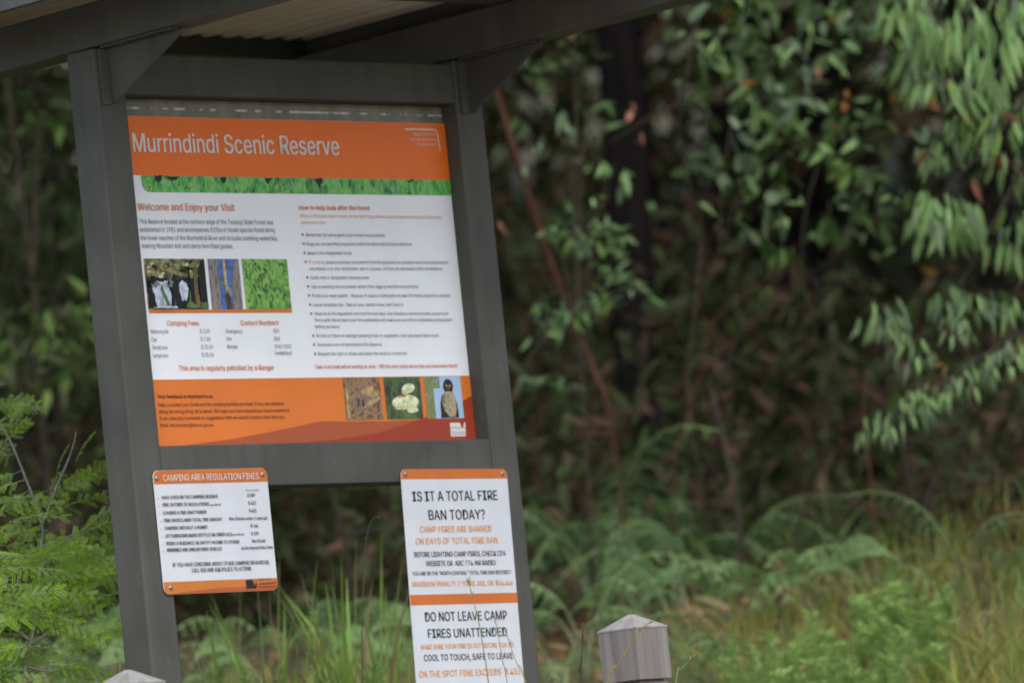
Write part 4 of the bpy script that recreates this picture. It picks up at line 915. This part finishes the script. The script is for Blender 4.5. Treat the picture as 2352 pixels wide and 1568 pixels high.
# ------------------------------------------------------------------ sedge tussocks, herbs and grass stalks
def blade(mb, base, az, lean, h, wd, mat, droop=.2, seg=6):
    b = np.asarray(base, float); d = np.array([math.cos(az), math.sin(az), 0]); sd_ = np.array([-d[1], d[0], 0])
    V = []; F = []
    ang = RNG.uniform(0, 3.14); ws = sd_ * math.cos(ang) + d * math.sin(ang) * .5
    for i in range(seg + 1):
        t = i / seg; c = b + d * h * (lean * t + droop * t ** 3) + np.array([0, 0, h * (t - .45 * droop * t ** 3)])
        w_ = wd * (1 - t ** 3) * .5 + .0006
        V += [c - ws * w_, c + ws * w_ ]
    for i in range(seg): F.append((2 * i, 2 * i + 1, 2 * i + 3, 2 * i + 2))
    mb.add(V, F, mat)
def tussock(label, u, v, Y, n_, hmax, seed, extra=()):
    p = at(u, 1540, Y); g = float(ground_z(p.x, p.y)) - .02; top = at(u, v, Y).z - g
    t = thing('sedge_tussock', label, 'sedge', (p.x, p.y, g), 'sedge tussocks behind the noticeboard')
    mb = MB()
    for i in range(n_):
        h = top * random.uniform(.7, 1.1)
        r = random.uniform(0, .07); a = random.uniform(0, 6.28)
        blade(mb, (r * math.cos(a), r * math.sin(a), 0), a + random.uniform(-.6, .6), random.uniform(.02, .2), h, random.uniform(.012, .021), random.choice([0, 0, 0, 0, 1]), random.uniform(0, .25))
    for az, lean, h, wd, m_ in extra: blade(mb, (0, 0, 0), az, lean, h * top, wd, m_, .02)
    mb.build('blades', [ML['blade'], ML['straw']], t)
for i, (lab, u, v, Y, n_) in enumerate((('sedge tussock with one tall broad blade just left of the fire ban plate', 850, 1300, 20.7, 20), ('tall sedge tussock of stiff broad blades in the middle of the gap', 790, 1300, 20.6, 24), ('sedge tussock with straw coloured tips below the right corner of the fines plate', 610, 1345, 20.5, 22),
        ('shorter sedge tussock between the two tall ones in the gap', 700, 1410, 20.7, 20), ('leaning sedge tussock pressed against the left edge of the fire ban plate', 905, 1400, 20.5, 18), ('low sedge tussock beside the left post inside the gap', 520, 1410, 20.7, 15))):
    tussock(lab, u, v, Y, n_, 1, i, [(0.1, .06, 1.12, .013, 0), (2.9, .1, 1.0, .010, 1)])
def stalk(label, pts, Y, r, mat, tip=None, group='thin grass stalks'):
    P = [at(u, v, Y) for u, v in pts]; d = P[1] - P[0]; g = gz((P[0].x - .6 * d.x / max(d.z, .01) * (P[0].z - float(ground_z(P[0].x, Y))), Y), .03); t = thing('grass_stalk', label, 'grass stalk', g, group)
    P = [g] + P; mb = MB(); mb.tube([p - g for p in P], [r * (1 - .55 * k / (len(P) - 1)) for k in range(len(P))], 5); mb.build('stem', [mat], t, True)
    if tip:
        hb = MB(); a, b, n_ = P[-2] - g, P[-1] - g, tip[0]
        if n_ == 0: hb.tube([a.lerp(b, .3), a.lerp(b, .7), b], [.002, .0042, .003], 6)
        else:
            T = RNG.uniform(0, 1, n_); A = np.array(a); B = np.array(b); Pp = A + (B - A) * T[:, None]
            D = np.tile((B - A) / np.linalg.norm(B - A), (n_, 1)) + rnd(n_) * .35; X, Yv, Z = frames(D, rnd(n_))
            hb.many(LANCE[0], LANCE[1], Pp, X, Yv, Z, np.full(n_, tip[1]), np.full(n_, tip[1] * .25), np.zeros(n_, int))
        hb.build('seed_head', [tip[2]], t, True)
stalk('nodding pale tipped flower stalk standing tallest in the gap under the noticeboard', [(832, 1500), (834, 1380), (838, 1270), (846, 1215), (856, 1192), (866, 1185), (871, 1187)], 19.3, .0022, MB_stem, (0, 0, ML['straw']))
YS = 17.9
stalk('grass stalk crossing the lower fire ban plate, leftmost and tallest of three', [(1122, 1568), (1112, 1500), (1100, 1430), (1088, 1380), (1075, 1330)], YS, .0018, mat_flat('green_stalk', (.17, .22, .06), .7), (14, .016, ML['straw']))
stalk('thin grass stalk crossing the fire ban plate, middle one of three', [(1165, 1568), (1155, 1520), (1145, 1460), (1135, 1415)], YS + .3, .0014, mat_flat('brown_stalk', (.26, .21, .10), .7), (8, .012, ML['straw']))
stalk('thin grass stalk at the right edge of the fire ban plate', [(1208, 1568), (1190, 1530), (1175, 1490), (1162, 1450)], YS + .3, .0016, MB_stem, (10, .012, ML['ygrass']))
stalk('bent grass stalk with seed head in front of the right bollard', [(1395, 1568), (1415, 1535), (1435, 1500), (1458, 1460), (1490, 1430)], 17.35, .0024, mat_flat('yellow_stalk', (.22, .19, .05), .7), (12, .016, ML['ygrass']))
stalk('upright reddish grass stalk left of the right bollard', [(1334, 1568), (1335, 1520), (1338, 1470), (1340, 1432)], 18.3, .0016, MB_twig, (10, .013, ML['rust']))
stalk('short dry grass stalk right of the right bollard', [(1552, 1568), (1560, 1540), (1580, 1520), (1600, 1500)], 18.3, .0016, MB_stem, (12, .016, ML['ygrass']))
stalk('short pale bud stalk just left of the left post', [(276, 1568), (277, 1540), (272, 1515), (264, 1496)], 18.4, .002, MB_stem, (0, 0, ML['straw']))
def herb(label, u, v, Y, group, wide=1, mats=('herb',)):
    p = at(u, v, Y); g = float(ground_z(p.x, p.y)) - .02; h = max(.2, p.z - g)
    t = thing('leafy_herb', label, 'weed', (p.x, p.y, g), group)
    mb = MB(); sb = MB(); k_ = random.randint(3, 5)
    for s in range(k_):
        a = random.uniform(0, 6.28); r = .10 * wide * random.random(); hh = h * random.uniform(.72, 1)
        e = np.array([r * math.cos(a) * 1.6, r * math.sin(a) * 1.6, hh]); sb.tube([(0, 0, 0), tuple(e * .5 + np.array([r * .3, 0, 0])), tuple(e)], [.003, .0025, .0012], 4)
        n_ = 130; T = RNG.uniform(.15, 1, n_) ** .8; P = e * T[:, None]; az = RNG.uniform(0, 6.28, n_)
        D = np.stack([np.cos(az), np.sin(az), RNG.uniform(.1, .9, n_)], 1); X, Yv, Z = frames(D, rnd(n_) * .4 + np.array([0, 0, 1.]))
        mb.many(LANCE[0], LANCE[1], P, X, Yv, Z, .06 * (1.15 - .5 * T), np.full(n_, .0065), RNG.integers(0, len(mats), n_))
    sb.build('stem', [MB_stem], t, True); mb.build('leaves', [ML[k] for k in mats], t)
GH = 'feathery green weeds on the bank at bottom right'
for u, v, Y in ((1905, 1390, 22.6), (1985, 1340, 22.9), (2060, 1400, 22.5), (2010, 1440, 22.1), (1930, 1460, 22.0), (2090, 1350, 22.9), (2140, 1430, 22.2), (1960, 1500, 21.6), (2060, 1500, 21.6), (1850, 1500, 21.8), (2030, 1330, 22.8), (2120, 1380, 22.6), (1720, 1470, 22.2), (1790, 1430, 22.5)):
    herb('feathery bright green weed standing on the bank right of the bollard', u, v, Y, GH)
GH2 = 'narrow leaved weeds at the foot of the noticeboard'
for u, v, Y in ((470, 1475, 20.3), (560, 1510, 20.3), (430, 1510, 20.3), (770, 1520, 20.3), (840, 1530, 20.3)):
    herb('narrow leaved light green weed at the foot of the gap under the noticeboard', u, v, Y, GH2, .8, ('herb', 'blade'))

# grass and litter: too many to count
def grass_field(n_, xr, yr, h, wd, mats, name, label, dens=None):
    x = RNG.uniform(*xr, n_); y = RNG.uniform(*yr, n_)
    if dens is not None: k = RNG.uniform(0, 1, n_) < dens(x, y); x, y = x[k], y[k]
    n_ = len(x); z = ground_z(x, y) - .01
    az = RNG.uniform(0, 6.28, n_); ln = RNG.uniform(.05, .7, n_); H = h(x, y) * RNG.uniform(.5, 1.15, n_)
    d = np.stack([np.cos(az), np.sin(az), np.zeros(n_)], 1); a2 = RNG.uniform(0, 6.28, n_); s_ = np.stack([np.cos(a2), np.sin(a2), np.zeros(n_)], 1)
    b = np.stack([x, y, z], 1); W_ = RNG.uniform(*wd, n_)
    V = np.zeros((n_, 7, 3))
    for i, (t, wk) in enumerate(((0, 1), (.45, .85), (.8, .5), (1, 0))):
        c = b + d * (H * ln * t ** 2.2)[:, None]; c[:, 2] += H * (t - .32 * ln * t ** 3)
        if i < 3: V[:, 2 * i] = c - s_ * (W_ * wk / 2)[:, None]; V[:, 2 * i + 1] = c + s_ * (W_ * wk / 2)[:, None]
        else: V[:, 6] = c
    mb = MB(); mi = RNG.choice(len(mats), n_, p=[.5, .4, .1] if len(mats) == 3 else None)
    mb.v.append(V.reshape(-1, 3)); mb.n = n_ * 7
    for k in range(n_):
        o = 7 * k; mb.f += [(o, o + 1, o + 3, o + 2), (o + 2, o + 3, o + 5, o + 4), (o + 4, o + 5, o + 6)]
    mb.m = list(np.repeat(mi, 3))
    return tag(mb.build(name, [ML[k] for k in mats]), label, 'grass', None, 'stuff')
grass_field(110000, (-5, 6), (18.4, 24.2), lambda x, y: .18 + .24 * sm(.6, 2.0, x), (.0035, .008), ('grass', 'ygrass', 'straw'), 'grass', 'green and yellow grass growing over the bank and round the posts',
            lambda x, y: np.clip(.22 + .12 * sm(.1, .6, x) + .7 * sm(.6, 1.6, x) * (1 - sm(22.6, 24.1, y)) + .25 * (1 - sm(19, 20.5, y)), 0, 1) * np.clip(.15 + 1.3 * sm(-.35, .75, np.sin(x * 3.1 + 1.4 * np.sin(y * 2.3)) * np.sin(y * 2.7 + x)), 0, 1))
n_ = 9000; x = RNG.uniform(-5, 6, n_); y = RNG.uniform(19.5, 30, n_); P = np.stack([x, y, ground_z(x, y) + .015], 1)
D = rnd(n_); D[:, 2] *= .25; U = rnd(n_) * .5; U[:, 2] += 1; X, Yv, Z = frames(D, U); mb = MB()
mb.many(LANCE[0], LANCE[1], P, X, Yv, Z, RNG.uniform(.06, .15, n_), RNG.uniform(.015, .035, n_), RNG.choice([0, 0, 0, 1, 2], n_))
tag(mb.build('leaf_litter', [ML['dead'], ML['rust'], ML['straw']]), 'brown fallen leaves covering the forest floor', 'leaf litter', None, 'stuff')
# long arching grass blades in the shade of the bank
def arching(label, u, v, Y, n_, h, mats, group):
    p = at(u, v, Y); g = float(ground_z(p.x, p.y)) - .02; t = thing('grass_tussock', label, 'grass tussock', (p.x, p.y, g), group); mb = MB(); hh = max(.3, p.z - g) * h
    for i in range(n_): blade(mb, (random.uniform(-.05, .05), random.uniform(-.05, .05), 0), random.uniform(0, 6.28), random.uniform(.15, .5), hh * random.uniform(.6, 1.15), random.uniform(.006, .011), random.randrange(len(mats)), random.uniform(.3, .9), 8)
    mb.build('blades', [ML[k] for k in mats], t)
GA = 'arching grass tussocks on the shaded edge of the bank'
for lab, u, v, Y in (('arching grass tussock behind the thin brown stick in the middle right', 1900, 1090, 25.2), ('arching grass tussock below the reddish dead branch', 1650, 1120, 25.6), ('arching grass tussock nearest the rusty fern', 2120, 1130, 24.6), ('arching yellow green grass at the right frame edge above the bank', 2310, 1190, 23.6), ('arching grass tussock between the bracken patch and the bare sticks', 1780, 1040, 26),
     ('dim arching grass tussock under the long arching branch', 1870, 960, 26.3), ('dim tall grass tussock between the reddish dead branch and the bracken patch', 1600, 1000, 26.8), ('dim arching grass tussock behind the small pale fern', 1960, 1010, 26.2), ('dim grass tussock under the drooping leaves near the right frame edge', 2150, 1040, 25.6),
     ('messy yellow green grass tussock in the bottom right corner', 2290, 1330, 22.2), ('messy grass tussock in front of the bank fern near the right edge', 2180, 1300, 22.8), ('grass tussock leaning over the brown litter right of the bollard', 1690, 1400, 22.6), ('grass tussock between the feathery weeds and the small pale fern', 1830, 1340, 23.3), ('tall yellow grass tussock behind the feathery weeds', 2060, 1230, 23.6), ('bright grass tussock at the bottom edge right of the feathery weeds', 2200, 1400, 21.6)):
    arching(lab, u, v, Y, 26, 1.0, ('grass', 'oval', 'gum_shade') if v < 1150 and u < 2200 else ('grass', 'grass', 'ygrass'), GA)
